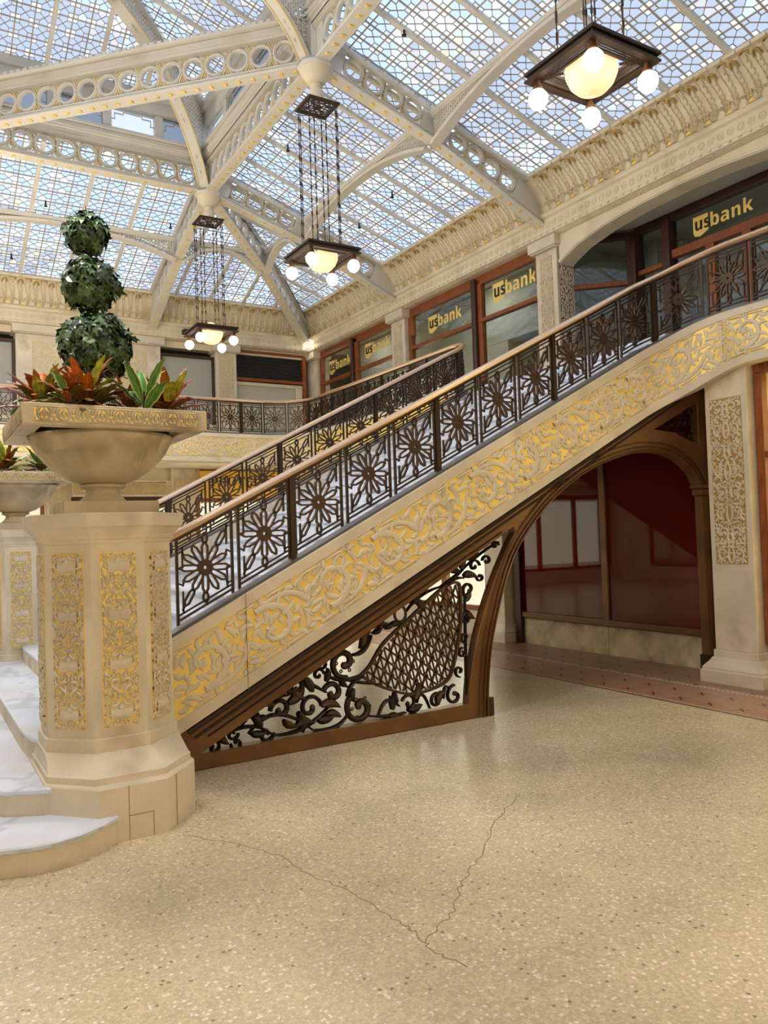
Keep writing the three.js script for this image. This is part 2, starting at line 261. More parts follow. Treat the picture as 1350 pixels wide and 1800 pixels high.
// ---------- leaded skylights ----------
const viewTints = [[0.78, 0.85, 0.94], [0.90, 0.93, 0.97], [0.98, 0.97, 0.97], [0.56, 0.58, 0.62], [0.76, 0.68, 0.62], [0.66, 0.75, 0.90], [0.98, 0.90, 0.58]].map((c) => c.map((x) => x * 0.84));  // glass tints; grey and beige ones also paint in walls seen through the skylight
const paneMats = viewTints.map((c) => phys({ color: lin(...c), transmission: 1, thickness: 0, roughness: 0.34, ior: 1.5, specularIntensity: 0.5 }));
const paneMix = phys({ color: lin(1, 1, 1), vertexColors: true, transmission: 1, thickness: 0, roughness: 0.34, ior: 1.5, specularIntensity: 0.5 });
function clipPoly(poly, clip) {
  for (let i = 0; i < clip.length && poly.length; i++) {
    const a = clip[i], b = clip[(i + 1) % clip.length], out = [], side = (p) => (b[0] - a[0]) * (p[1] - a[1]) - (b[1] - a[1]) * (p[0] - a[0]);
    poly.forEach((p, k) => { const q = poly[(k + 1) % poly.length], s = side(p), t = side(q); if (s >= -1e-7) out.push(p); if ((s > 1e-7 && t < -1e-7) || (s < -1e-7 && t > 1e-7)) { const f = s / (s - t); out.push([lerp(p[0], q[0], f), lerp(p[1], q[1], f)]); } });
    poly = out;
  }
  return poly;
}
function clipSeg(a, b, clip) {
  let t0 = 0, t1 = 1;
  for (let i = 0; i < clip.length; i++) { const p = clip[i], q = clip[(i + 1) % clip.length], f = (r) => (q[0] - p[0]) * (r[1] - p[1]) - (q[1] - p[1]) * (r[0] - p[0]), s = f(a), t = f(b); if (s < 0 && t < 0) return null; if (s < 0) t0 = max(t0, s / (s - t)); else if (t < 0) t1 = min(t1, s / (s - t)); }
  if (t1 - t0 < 1e-4) return null; return [[lerp(a[0], b[0], t0), lerp(a[1], b[1], t0)], [lerp(a[0], b[0], t1), lerp(a[1], b[1], t1)]];
}
const ccw = (p) => { let s = 0; p.forEach((a, i) => { const b = p[(i + 1) % p.length]; s += a[0] * b[1] - a[1] * b[0]; }); return s < 0 ? p.slice().reverse() : p; };
let paneBudget = 300;
// O: corner in the world, U along the eave, V up the slope; clip polygon in metres; per: cells between glazing bars
function skylight(O, U, V, clip, cu, cv, per, u0 = 0, singles = null) {
  clip = ccw(clip);
  const g = struct('window_1'.replace('1', String(++skylight.n))), u = new THREE.Vector3(...U).normalize(), v = new THREE.Vector3(...V).normalize(), n = new THREE.Vector3().crossVectors(v, u);
  new THREE.Matrix4().makeBasis(u, n, v).setPosition(...O).decompose(g.position, g.quaternion, g.scale);
  const dn = n.y > 0 ? -1 : 1, map = (a, b, w) => [a, w * dn, b];
  const us = clip.map((p) => p[0]), vs = clip.map((p) => p[1]), i0 = floor((min(...us) - u0) / cu), i1 = Math.ceil((max(...us) - u0) / cu), j1 = Math.ceil(max(...vs) / cv);
  const lead = buf(), mull = buf(), P = [], C = [], a = 0.27, mats = [];
  const L = (o, p, q, w, d) => { const s = clipSeg(p, q, clip); if (s) bar(o, s, w, -0.004, d, map); };
  for (let i = i0; i <= i1; i++) { const x = u0 + i * cu, big = ((i % per) + per) % per === 0; L(big ? mull : lead, [x, -1], [x, 99], big ? 0.062 : 0.017, big ? 0.05 : 0.014); }
  for (let j = 0; j <= j1; j++) L(lead, [-99, j * cv], [99, j * cv], 0.015, 0.014);
  for (let i = i0; i < i1; i++) for (let j = 0; j < j1; j++) {
    const x = u0 + i * cu, y = j * cv, Q = (s, t) => [x + s * cu, y + t * cv];
    if (clipPoly([Q(0, 0), Q(1, 0), Q(1, 1), Q(0, 1)], clip).length < 3) continue;
    for (const [sx, sy] of [[0, 0], [1, 0], [1, 1], [0, 1]]) { const e = sx ? 1 - a : a, f = sy ? 1 - a : a; L(lead, Q(e, sy), Q(e, f), 0.009, 0.007); L(lead, Q(sx, f), Q(e, f), 0.009, 0.007); L(lead, Q(e, f), Q(0.5, 0.5), 0.009, 0.007); }
    const zone = fbm((i * 0.031 + j * 0.017 + 9) % 1, (j * 0.043 + i * 0.011 + 5) % 1, 6, skylight.n * 3, 3);
    const polys = [[Q(0, 0), Q(a, 0), Q(a, a), Q(0, a)], [Q(1 - a, 0), Q(1, 0), Q(1, a), Q(1 - a, a)], [Q(1 - a, 1 - a), Q(1, 1 - a), Q(1, 1), Q(1 - a, 1)], [Q(0, 1 - a), Q(a, 1 - a), Q(a, 1), Q(0, 1)],
      [Q(a, 0), Q(1 - a, 0), Q(1 - a, a), Q(0.5, 0.5), Q(a, a)], [Q(1, a), Q(1, 1 - a), Q(1 - a, 1 - a), Q(0.5, 0.5), Q(1 - a, a)], [Q(1 - a, 1), Q(a, 1), Q(a, 1 - a), Q(0.5, 0.5), Q(1 - a, 1 - a)], [Q(0, 1 - a), Q(0, a), Q(a, a), Q(0.5, 0.5), Q(a, 1 - a)]];
    polys.forEach((poly, k) => {
      const z = 0.5 + (zone - 0.45) * 1.7 + rr(-0.1, 0.1); let m = z < 0.38 ? 3 : z < 0.44 ? 4 : z < 0.51 ? 0 : z < 0.57 ? 1 : z < 0.63 ? 2 : 5; if (k < 4 && rnd() < 0.5) m = 2; if (rnd() < 0.008) m = 6;
      const whole = poly.every((p) => clipPoly([p, [p[0] + 1e-5, p[1]], [p[0], p[1] + 1e-5]], clip).length > 2);
      if (singles && whole && k > 3 && paneBudget > 0 && singles(x, y)) { paneBudget--; const key = k + '_' + cu + '_' + cv; const geo = (skylight.geo[key] ??= paneShape(poly.map((p) => [p[0] - x, p[1] - y]))); const w = part('pane', geo, paneMats[m], g); w.position.set(x, 0, y); return; }
      poly = clipPoly(poly, clip); if (poly.length < 3) return;
      for (let t = 1; t < poly.length - 1; t++) for (const p of [poly[0], poly[t], poly[t + 1]]) { P.push(p[0], 0, p[1]); C.push(...viewTints[m]); }
    });
  }
  part('came', done(lead), M.came, g, { kind: 'stuff' }); part('glazing_bar', done(mull), M.camePale, g);
  const pg = new THREE.BufferGeometry(); pg.setAttribute('position', new THREE.Float32BufferAttribute(P, 3)); pg.setAttribute('color', new THREE.Float32BufferAttribute(C, 3)); pg.computeVertexNormals(); boxUV(pg);
  part('pane', pg, paneMix, g, { kind: 'stuff' });
  return g;
}
skylight.n = 0; skylight.geo = {};
function paneShape(poly) { const P = []; for (let t = 1; t < poly.length - 1; t++) for (const p of [poly[0], poly[t], poly[t + 1]]) P.push(p[0], 0, p[1]); const g = new THREE.BufferGeometry(); g.setAttribute('position', new THREE.Float32BufferAttribute(P, 3)); g.computeVertexNormals(); return boxUV(g); }
const SL = sqrt(1 + PITCH * PITCH), RUN = XG - XA, VS = RUN * SL, CU = 0.255, CV = 0.268;
{
  const V = [-1, PITCH, 0], bay = (z0, z1, singles) => { const w = abs(z1 - z0) - 0.2, c = w / 15; skylight([XG, YG, z0 - 0.1], [0, 0, -1], V, [[0, 0], [w, 0], [w, VS], [0, VS]], c, CV, 3, 0, singles); };
  bay(ZC, ZA, (x, y) => y < 2.3 && x > 0.3 && x < 4.1);
  bay(ZA, ZB, (x, y) => y > 1.6 && x < 2.2);
  bay(-0.9, ZC);
  const R = ZB - 0.1 - ZG;                                              // beyond node B: triangles either side of the hip
  skylight([XG, YG, ZB - 0.1], [0, 0, -1], V, [[0, 0], [R, 0], [0, R * SL]], CU, CV, 3);
  skylight([XG, YG, ZG], [-1, 0, 0], [0, PITCH, 1], [[0, 0], [RUN - 0.1, 0], [RUN - 0.1, (RUN - 0.1) * SL]], CU, CV, 3);
  const wf = XA - XL; skylight([XA - 0.1, YG, ZG], [-1, 0, 0], [0, PITCH, 1], [[0, 0], [wf, 0], [wf, VS], [0, VS]], (wf) / 15, CV, 3);
  skylight([XL - 0.1, YG, ZG], [-1, 0, 0], [0, PITCH, 1], [[0, 0], [3.4, 0], [0, 3.4 * SL]], 0.5, 0.53, 3);
  skylight([-3.14, YG, -0.9], [0, 0, -1], [1, PITCH, 0], [[0, 0], [15.7, 0], [12.3, VS], [3.4, VS]], 0.52, 0.53, 3);
  skylight([-3.14, YG, -0.9], [1, 0, 0], [0, PITCH, -1], [[0, 0], [11.2, 0], [7.74, VS], [3.49, VS]], 0.52, 0.53, 3);
  // lantern roof
  const E = 9.14, h = (XA - XL) / 2, zl = ZC - ZB, s2 = h * SL;
  skylight([XA, E, ZC], [0, 0, -1], V, [[0, 0], [zl, 0], [zl - h, s2], [h, s2]], CU, CV, 3);
  skylight([XL, E, ZB], [1, 0, 0], [0, PITCH, 1], [[0, 0], [2 * h, 0], [h, s2]], CU, CV, 3, 0.09);
  skylight([XL, E, ZC], [0, 0, -1], [1, PITCH, 0], [[0, 0], [zl, 0], [zl - h, s2], [h, s2]], 0.5, 0.53, 3);
  skylight([XL, E, ZC], [1, 0, 0], [0, PITCH, -1], [[0, 0], [2 * h, 0], [h, s2]], 0.5, 0.53, 3);
}

// ---------- painted ironwork ----------
const ringGeo = merge([extr(seg([0, 0], [1, 0], 27).map((_, i) => [0.158 * cos(i / 28 * 2 * PI), 0.158 * sin(i / 28 * 2 * PI)]), 0.05, 0.006, [seg([0, 0], [1, 0], 27).map((_, i) => [0.118 * cos(-i / 28 * 2 * PI), 0.118 * sin(-i / 28 * 2 * PI)])]).translate(0, 0, -0.025), new THREE.TorusGeometry(0.139, 0.013, 6, 28).translate(0, 0, 0.026), new THREE.TorusGeometry(0.139, 0.013, 6, 28).translate(0, 0, -0.026)]);
const tieGeo = (() => { const o = buf(); for (const sx of [-1, 1]) for (const sy of [-1, 1]) { bar(o, quad([0, 0], [sx * 0.012, sy * 0.09], [sx * 0.062, sy * 0.155], 5), 0.02, -0.018, 0.018); bar(o, quad([0, sy * 0.05], [0, sy * 0.13], [sx * 0.03, sy * 0.165], 4), 0.014, -0.014, 0.014); } bar(o, [[-0.03, 0], [0.03, 0]], 0.03, -0.03, 0.03); return done(o); })();
function beam(label, P0, P1, { h = 0.52, skip0 = 0.1, skip1 = 0.1, lip = false, plateTo = null, crest = false } = {}) {
  const a = new THREE.Vector3(...P0), b = new THREE.Vector3(...P1), L = a.distanceTo(b), x = b.clone().sub(a).normalize(), z = new THREE.Vector3(-x.z, 0, x.x).normalize(), y = new THREE.Vector3().crossVectors(z, x);
  if (y.y < 0) { y.negate(); z.negate(); }
  const g = thing('roof_beam', label, 'roof beam'); new THREE.Matrix4().makeBasis(x, y, z).setPosition(a).decompose(g.position, g.quaternion, g.scale);
  part('lower_flange', [rbox(0, L, 0, 0.03, -0.1, 0.1, 0.006), box(0, L, 0.03, 0.075, -0.045, 0.045), rbox(0, L, 0.075, 0.095, -0.06, 0.06, 0.005)], M.paint, g);
  part('upper_flange', [box(0, L, 0.465, 0.5, -0.06, 0.06), box(0, L, 0.5, h, -0.09, 0.09)].concat(lip ? [rbox(0, L, h, h + 0.09, -0.06, 0.06), rbox(0, L, h + 0.09, h + 0.115, -0.15, 0.15, 0.005)] : []), M.paint, g);
  const s = 0.325, n = floor((L - skip0 - skip1) / s), off = skip0 + (L - skip0 - skip1 - n * s) / 2;
  for (let k = 0; k < n; k++) { part('ring', ringGeo, M.paint, g).position.set(off + (k + 0.5) * s, 0.28, 0); }
  for (let k = 1; k < n; k++) part('tie', tieGeo, M.goldStone, g).position.set(off + k * s, 0.28, 0);
  if (off > 0.04) part('end_plate', box(0, off, 0.09, 0.47, -0.022, 0.022), M.paint, g); if (off > 0.04) part('end_plate', box(L - (L - off - n * s), L, 0.09, 0.47, -0.022, 0.022), M.paint, g);
  const st = []; for (let t = 0.14; t < L - 0.08; t += 0.2) st.push(rbox(t - 0.024, t + 0.024, -0.016, 0.001, -0.03, 0.03, 0.006)); part('stud_row', st, M.gold, g, { kind: 'stuff' });
  if (crest) { const c = []; for (let t = 0.05; t < L; t += 0.105) c.push(rbox(t, t + 0.07, h + 0.11, h + 0.15, -0.15, -0.12, 0.008), rbox(t, t + 0.07, h + 0.11, h + 0.15, 0.12, 0.15, 0.008)); part('crest', c, M.paint, g, { kind: 'stuff' }); }
  if (plateTo) part('web_plate', extr(plateTo, 0.06).translate(0, 0, -0.03), M.paint, g);
  return g;
}
const BY = 7.67;
beam('long pierced ring beam between the two nearer chandeliers, gilded studs beneath', [XA, BY, ZC], [XA, BY, ZA], { lip: true, skip0: 0.25, skip1: 0.22 });
beam('pierced ring beam seen almost end on, between the middle and far chandeliers', [XA, BY, ZA], [XA, BY, ZB], { lip: true, skip0: 0.22, skip1: 0.2 });
beam('pierced ring beam below the lantern windows, running left from above the far chandelier', [XL, BY, ZB], [XA, BY, ZB], { lip: true, skip1: 0.2 });
beam('diagonal ring beam with a scalloped top crossing under the lantern to the upper left', [XL, BY, ZB], [XA, BY, ZA], { lip: true, crest: true, skip1: 0.12 });
function rib(name, N, mid, foot) {   // two lengths: node to purlin, purlin to pier
  const up = beam('upper length of the ' + name, N, mid, { h: 0.5, skip0: 0.16, skip1: 0.2 });
  const lo = beam('lower length of the ' + name, mid, foot, { h: 0.5, skip0: 0.16, skip1: 0.62, plateTo: null });
  return [up, lo];
}
rib('roof rib that comes down beside the middle pier of the bank front', [XA + 0.14, 7.63, ZA], [6.4, 7.12, ZA], [8.44, 6.24, ZA]);
rib('roof rib that comes down on the farther pier of the bank front', [XA + 0.14, 7.63, ZB], [6.4, 7.12, ZB], [8.44, 6.24, ZB]);
rib('hip rib that runs from the far chandelier into the corner of the court', [XA + 0.1, 7.63, ZB - 0.1], [6.36, 7.1, ZB - 1.76], [8.3, 6.2, -16.95]);
rib('far roof rib that comes down on the back wall left of the far chandelier', [XA, 7.63, ZB - 0.14], [XA, 7.12, ZB - 1.8], [XA, 6.2, ZW + 0.05]);
// arched openwork purlins half way up the slopes
function purlin(label, P0, P1, drop = 0.36) {
  const a = new THREE.Vector3(...P0), b = new THREE.Vector3(...P1), L = a.distanceTo(b), g = thing('roof_purlin', label, 'roof beam', P0, atan2(-(b.z - a.z), b.x - a.x));
  const Y = (x) => -0.09 - drop * abs(2 * x / L - 1) ** 2.1, arc = Array.from({ length: 33 }, (_, i) => [L * i / 32, Y(L * i / 32)]);
  part('top_rail', [box(0, L, -0.05, 0.01, -0.07, 0.07), box(0, L, -0.075, -0.05, -0.05, 0.05)], M.paint, g);
  const o = buf(); bar(o, arc, 0.05, -0.075, 0.075); part('arch', done(o, 0.6), M.paint, g);
  const l = buf(); for (let x = 0.03; x < L; x += 0.05) { const d = -0.06 - Y(x); if (d < 0.06) continue; const e = min(d, 0.12); bar(l, [[x, Y(x)], [x, -0.06]], 0.014, -0.012, 0.012); for (let y = Y(x); y < -0.08; y += 0.07) { bar(l, [[x, y], [x + 0.05, y + 0.06]], 0.012, -0.01, 0.01); bar(l, [[x + 0.05, y], [x, y + 0.06]], 0.012, -0.01, 0.01); } } part('lattice', done(l), M.paint, g, { kind: 'stuff' });
  return g;
}
const PY = 7.5;
purlin('arched lattice purlin nearest the hanging lamp at the upper right', [6.4, PY, ZC - 0.1], [6.4, PY, ZA + 0.08]);
purlin('arched lattice purlin behind the chains of the middle chandelier', [6.4, PY, ZA - 0.08], [6.4, PY, ZB + 0.08]);
purlin('short arched purlin between the farther bank pier rib and the hip rib', [6.4, PY, ZB - 0.08], [6.4, PY, ZB - 1.72]);
purlin('short arched purlin behind the far chandelier against the back slope', [6.3, PY, ZB - 1.8], [XA + 0.08, PY, ZB - 1.8]);
purlin('long arched purlin on the back slope behind the clipped ivy tree', [XA - 0.08, PY, ZB - 1.8], [XL, PY, ZB - 1.8], 0.34);

// node posts with carved drops
function node(label, x, z) {
  const g = thing('node_post', label, 'post', [x, 0, z]);
  part('post', [rbox(-0.1, 0.1, BY, 9.2, -0.1, 0.1, 0.02), rbox(-0.14, 0.14, 8.6, 9.2, -0.05, 0.05)], M.paint, g);
  part('collar', lathe([[0.02, BY + 0.03], [0.24, BY + 0.03], [0.24, BY - 0.02], [0.22, BY - 0.04], [0.2, BY - 0.04]], 8).rotateY(PI / 8), M.paint, g);
  part('fluted_cup', lathe([[0.205, BY - 0.04], [0.185, BY - 0.1], [0.12, BY - 0.2], [0.075, BY - 0.23], [0.0, BY - 0.23]], 16), M.plaster, g);
  part('drop', lathe([[0.07, BY - 0.22], [0.085, BY - 0.24], [0.085, BY - 0.255], [0.062, BY - 0.27], [0.085, BY - 0.3], [0.1, BY - 0.35], [0.092, BY - 0.4], [0.062, BY - 0.45], [0.055, BY - 0.53]], 20), M.plaster, g);
  return g;
}
node('octagonal iron node with a turned drop holding the middle chandelier', XA, ZA);
node('octagonal iron node with a turned drop holding the far chandelier', XA, ZB);
node('octagonal iron node with a turned drop holding the chandelier nearest the camera', XA, ZC);
// curved lattice brackets under the lantern roof
function bracket(label, x, z, ry, rise, dmax) {
  const g = thing('lattice_bracket', label, 'bracket', [x, 0, z], ry), pts = [[0.12, 7.7], [0.2, 7.86], [0.34, 8.1], [0.7, 8.5], [1.15, 8.83], [1.6, 9.06], [2.1, 9.2], [2.95, 9.3]].filter((p) => p[0] <= dmax), top = (d) => 9.12 + rise * d;
  const curve = new THREE.CatmullRomCurve3(pts.map((p) => new THREE.Vector3(p[0], p[1], 0))).getPoints(26).map((p) => [p.x, p.y]);
  const o = buf(); bar(o, curve, 0.05, -0.09, 0.09); part('arch', done(o, 0.6), M.paint, g);
  for (const s of [-1, 1]) { const ge = buf(); bar(ge, curve.map((p) => [p[0] + 0.03, p[1]]), 0.03, s * 0.09 - 0.012, s * 0.09 + 0.012); part('gilded_edge', done(ge, 0.6), M.goldStone, g); }
  const h = buf(); bar(h, [[0, 9.12], [dmax, top(dmax)]], 0.08, -0.08, 0.08); part('hip_rail', done(h), M.paint, g);
  const l = buf(), Y = (d) => { for (let i = 1; i < curve.length; i++) if (curve[i][0] >= d) { const f = (d - curve[i - 1][0]) / (curve[i][0] - curve[i - 1][0]); return lerp(curve[i - 1][1], curve[i][1], f); } return curve.at(-1)[1]; };
  for (let d = 0.12; d < dmax; d += 0.07) for (let y = 7.75; y < 9.9; y += 0.07) if (y > Y(d) - 0.02 && y < top(d) - 0.02) { const c = Array.from({ length: 8 }, (_, k) => [d + 0.034 * cos(k * PI / 4), y + 0.034 * sin(k * PI / 4)]); bar(l, c, 0.014, -0.01, 0.01, flat, true); }
  part('lattice', done(l), M.paint, g, { kind: 'stuff' });
  return g;
}
bracket('curved lattice bracket rising from above the far chandelier to the lantern hip', XA, ZB, -PI * 0.75 - PI / 2 + PI / 2, PITCH / 1.414, 2.95);
bracket('curved lattice bracket springing over the middle chandelier, cut by the top of the picture', XA, ZA, PI, PITCH, 2.1);
// lantern clerestory
function clerestory(x0, z0, x1, z1, n) {
  const g = struct('window_' + ++skylight.n), L = hypot(x1 - x0, z1 - z0); g.position.set(x0, 0, z0); g.rotation.y = atan2(-(z1 - z0), x1 - x0);
  part('sill', [rbox(0, L, 8.24, 8.36, -0.13, 0.13), rbox(0, L, 8.36, 8.42, -0.17, 0.17), box(0, L, 8.15, 8.24, -0.09, 0.09)], M.paint, g); part('head', [box(0, L, 8.84, 9.06, -0.08, 0.08), rbox(0, L, 9.04, 9.2, -0.14, 0.14)], M.paint, g);
  for (let k = 0; k <= n; k++) { const x = L * k / n; part('post', rbox(x - 0.07, x + 0.07, 8.42, 8.84, -0.06, 0.06), M.paint, g); }
  for (let k = 0; k < n; k++) { const a = L * k / n + 0.07, b = L * (k + 1) / n - 0.07; part('pane', box(a, b, 8.42, 8.84, -0.003, 0.003), paneMats[k % 3 ? 3 : 2], g); const o = buf(); for (const [cx, s] of [[a, 1], [b, -1]]) { bar(o, [[cx, 8.8], [cx + s * 0.2, 8.8], [cx + s * 0.2, 8.74], [cx + s * 0.06, 8.74], [cx + s * 0.06, 8.64], [cx, 8.64]], 0.012, -0.012, 0.012); bar(o, seg([cx + s * 0.2, 8.78], [(a + b) / 2, 8.78], 3), 0.014, -0.01, 0.01); } part('corner_fret', done(o), M.paint, g); }
}
clerestory(XL, ZB, XA, ZB, 5); clerestory(XA, ZB, XA, ZA, 4); clerestory(XA, ZA, XA, ZC, 4); clerestory(XL, ZC, XL, ZB, 8);

// ---------- acanthus cornices ----------
const plumeGeo = [0, 1].map((k) => { // along x, up y on the cove, out w
  const o = buf(), H = k ? 0.42 : 0.47, W = k ? 0.085 : 0.125, map = (u, v, w) => { const t = max(0, v / 0.47); return [u, 6.44 + 0.43 * t, 0.10 + w + 0.26 * t ** 1.8]; };
  ribbon(o, Array.from({ length: 13 }, (_, i) => { const t = i / 12; return [sin(t * 5.2) * 0.018, t * H]; }), (t) => W * (0.42 + 0.58 * t ** 0.8), 0, 0.03, map);
  for (let i = 0; i < 6; i++) for (const s of [-1, 1]) { const t = 0.12 + i * 0.14; ribbon(o, curl(sin(t * 5.2) * 0.018 + s * W * 0.12, t * H, PI / 2 - s * 0.75, 0.06 + 0.03 * t, s * 0.9, 4), leafW(0.026), 0.012, 0.046, map); }
  for (const s of [-1, 1]) ribbon(o, spiral(s * W * 0.45, H * 0.22, 0.03, s > 0 ? PI : 0, -s * 4.5, 0.2, 8), taper(0.014, 0.008), 0.005, 0.045, map);
  return done(o, 0.8);
});
const lipGeo = [0, 1].map((k) => { const W = k ? 0.042 : 0.062, g = tube(Array.from({ length: 9 }, (_, i) => { const a = PI * i / 8; return [W * cos(a), 6.83 + (k ? -0.03 : 0.02) + 0.055 * sin(a), 0.33 + 0.075 * sin(a)]; }), 0.017, 12, 5); return G(g); });
const budGeo = merge([extr([[-0.05, 6.43], [0.05, 6.43], [0, 6.475]], 0.03).translate(0, 0, 0.12), new THREE.SphereGeometry(0.014, 8, 6).translate(0, 6.5, 0.15), new THREE.SphereGeometry(0.011, 8, 6).scale(0.8, 2.4, 0.8).translate(0.01, 6.55, 0.17)]);
function cornice(label, x, z, ry, x0, x1, skips) {
  const g = thing('cornice', label, 'cornice', [x, 0, z], ry);
  part('moulding', [sweepX([[-0.3, 6.96], [0.36, 6.97], [0.41, 6.972], [0.43, 6.95], [0.43, 6.91], [0.37, 6.89], [0.36, 6.86], [0.30, 6.80], [0.2, 6.66], [0.12, 6.52], [0.10, 6.44], [0.14, 6.42], [0.16, 6.39], [0.14, 6.35], [0.10, 6.33], [0.10, 6.14], [0.12, 6.12], [0.12, 6.085], [0.02, 6.06], [-0.3, 6.06]], x0, x1)], M.plaster, g);
  const dent = []; for (let s = x0 + 0.05; s < x1; s += 0.185) dent.push(rbox(s, s + 0.12, 6.895, 6.945, 0.38, 0.45, 0.006)); part('dentil_band', dent, M.plaster, g, { kind: 'stuff' });
  for (let s = x0 + 0.1, k = 0; s < x1 - 0.05; s += 0.1425, k++) { if (skips.some(([a, b]) => s > a && s < b)) continue; const m = part('plume', plumeGeo[k % 2], M.plaster, g); m.position.x = s; const l = part('curled_tip', lipGeo[k % 2], M.goldDim, m); if (k % 2) part('gold_bud', budGeo, M.gold, m).position.x = 0.07; }
  const ro = [], be = []; for (let s = x0 + 0.07; s < x1; s += 0.135) { ro.push(new THREE.TorusGeometry(0.042, 0.009, 5, 12).translate(s, 6.235, 0.102), new THREE.SphereGeometry(0.02, 8, 5).scale(1, 1, 0.5).translate(s, 6.235, 0.102)); be.push(rbox(s - 0.02, s + 0.02, 6.10, 6.125, 0.1, 0.135, 0.006)); }
  part('rosette_band', ro, M.plaster, g, { kind: 'stuff' }); part('bead_band', be, M.goldStone, g, { kind: 'stuff' });
  const cu = []; for (let s = x0 + 0.2; s < x1; s += 0.36) for (const e of [-1, 1]) cu.push(new THREE.TorusGeometry(0.022, 0.008, 5, 10).scale(1, 0.9, 1).rotateX(PI / 2 - 0.3).translate(s + e * 0.026, 6.066, 0.05)); part('soffit_curls', cu, M.plaster, g, { kind: 'stuff' });
  return g;
}
cornice('long acanthus cornice with gilt buds above the bank front on the right', XW + 0.0, 0, -PI / 2, -17.3, -0.9, [[ZA - 0.16, ZA + 0.16], [ZB - 0.16, ZB + 0.16], [ZC - 0.16, ZC + 0.16]]);
cornice('acanthus cornice along the back wall behind the ivy tree', 0, ZW, 0, -3.4, 8.5, [[XA - 0.16, XA + 0.16]]);

// ---------- stair paths ----------
class Route {
  constructor(x, z, hx, hz, side) { this.e = [x, z, hx, hz]; this.side = side; this.segs = []; this.len = 0; }
  line(l) { const [x, z, hx, hz] = this.e; this.segs.push({ s: this.len, l, f: (t) => [x + hx * t, z + hz * t, hx, hz] }); this.e = [x + hx * l, z + hz * l, hx, hz]; this.len += l; return this; }
  arc(r, turn) { const [x, z, hx, hz] = this.e, k = turn > 0 ? 1 : -1, nx = -hz * k, nz = hx * k, cx = x + nx * r, cz = z + nz * r, l = abs(turn) * r; const f = (t) => { const a = t / r * k, c = cos(a), s = sin(a), rx = -nx * r, rz = -nz * r; return [cx + rx * c - rz * s, cz + rx * s + rz * c, hx * c - hz * s, hx * s + hz * c]; }; this.segs.push({ s: this.len, l, f }); this.e = f(l); this.len += l; return this; }
  at(s, w, y) { const g = this.segs.findLast((q) => s >= q.s) ?? this.segs[0], [x, z, hx, hz] = g.f(s - g.s), nx = -hz * this.side, nz = hx * this.side; return [x + nx * w, y, z + nz * w]; }
}
const RC = 0.55, SLOPE = 0.5, S0 = 1.5, LST = 6.93 - RC - S0, LV = LST + RC * PI / 2;
const nearRoute = new Route(S0, ZN, 1, 0, 1).line(LST).arc(RC, PI / 2).line(3.4);
const farRoute = new Route(S0, ZF, 1, 0, -1).line(LST).arc(RC, -PI / 2).line(4.55).arc(0.8, -PI / 2).line(9.5);
const ramp = (y0, ym, L) => (s) => { const sc = (ym - y0) / SLOPE, a = sc - L / 2; if (s < a) return y0 + SLOPE * s; if (s > sc + L / 2) return ym; const d = s - a; return y0 + SLOPE * s - SLOPE * d * d / (2 * L); };
const topY = ramp(0.9215, 3.69, 0.5), botY = ramp(0.2415, 3.14, 0.6);
const steps = (a, b, d) => { const n = max(1, Math.ceil((b - a) / d)); return Array.from({ length: n + 1 }, (_, i) => lerp(a, b, i / n)); };
function sweep(route, ss, sect) { // sect(s) -> closed list of [w, y]
  const o = buf(), rows = ss.map((s) => sect(s).map(([w, y]) => route.at(s, w, y))), n = rows[0].length;
  rows.forEach((r) => r.forEach((p) => o.p.push(...p)));
  for (let i = 0; i < rows.length - 1; i++) for (let k = 0; k < n; k++) { const a = i * n + k, c = i * n + (k + 1) % n; o.i.push(a, a + n, c, c, a + n, c + n); }
  for (const r of [0, (rows.length - 1) * n]) for (let k = 1; k < n - 1; k++) o.i.push(r, r + k, r + k + 1);
  return done(o, 0.6);
}
function stringer(parent, route, s0, s1, period) {
  const ss = steps(s0, s1, 0.12);
  part('stringer', sweep(route, ss, (s) => [[0, botY(s)], [0, topY(s)], [-0.15, topY(s)], [-0.15, botY(s)]]), M.stone, parent);
  const s = parent.children.at(-1);
  part('kerb_cap', sweep(route, ss, (s) => [[-0.005, topY(s)], [-0.005, topY(s) + 0.022], [-0.13, topY(s) + 0.022], [-0.13, topY(s)]]), std({ color: lin(0.1, 0.1, 0.11), roughness: 0.35 }), s);
  const lo = (q) => lerp(botY(q), topY(q), 0.15), hi = (q) => lerp(botY(q), topY(q), 0.86);
  part('gilded_ground', sweep(route, ss, (q) => [[0.0, lo(q)], [0.003, lo(q)], [0.003, hi(q)], [0.0, hi(q)]]), M.gold, s);
  part('border', sweep(route, ss, (q) => [[0, botY(q)], [0.014, botY(q) + 0.005], [0.014, lo(q) - 0.004], [0.003, lo(q)]]), M.stone, s); part('border', sweep(route, ss, (q) => [[0.003, hi(q)], [0.014, hi(q) + 0.004], [0.014, topY(q) - 0.005], [0, topY(q)]]), M.stone, s);
  return s;
}
function carve(s, route, s0, s1, period) { const o = buf(), h = 0.44; strokes(o, vineBand(s0, s1, 0, h, period), 0.003, 0.02, (u, v, w) => { const q = clamp(u - (v - h / 2) * 0.42 * (u < LST ? 1 : 0), s0, s1), l = lerp(botY(q), topY(q), 0.15), t = lerp(botY(q), topY(q), 0.86); return route.at(q, w, lerp(l, t, clamp(v / h, 0, 1))); }); part('carved_scrollwork', done(o, 0.75), M.stone, s); }

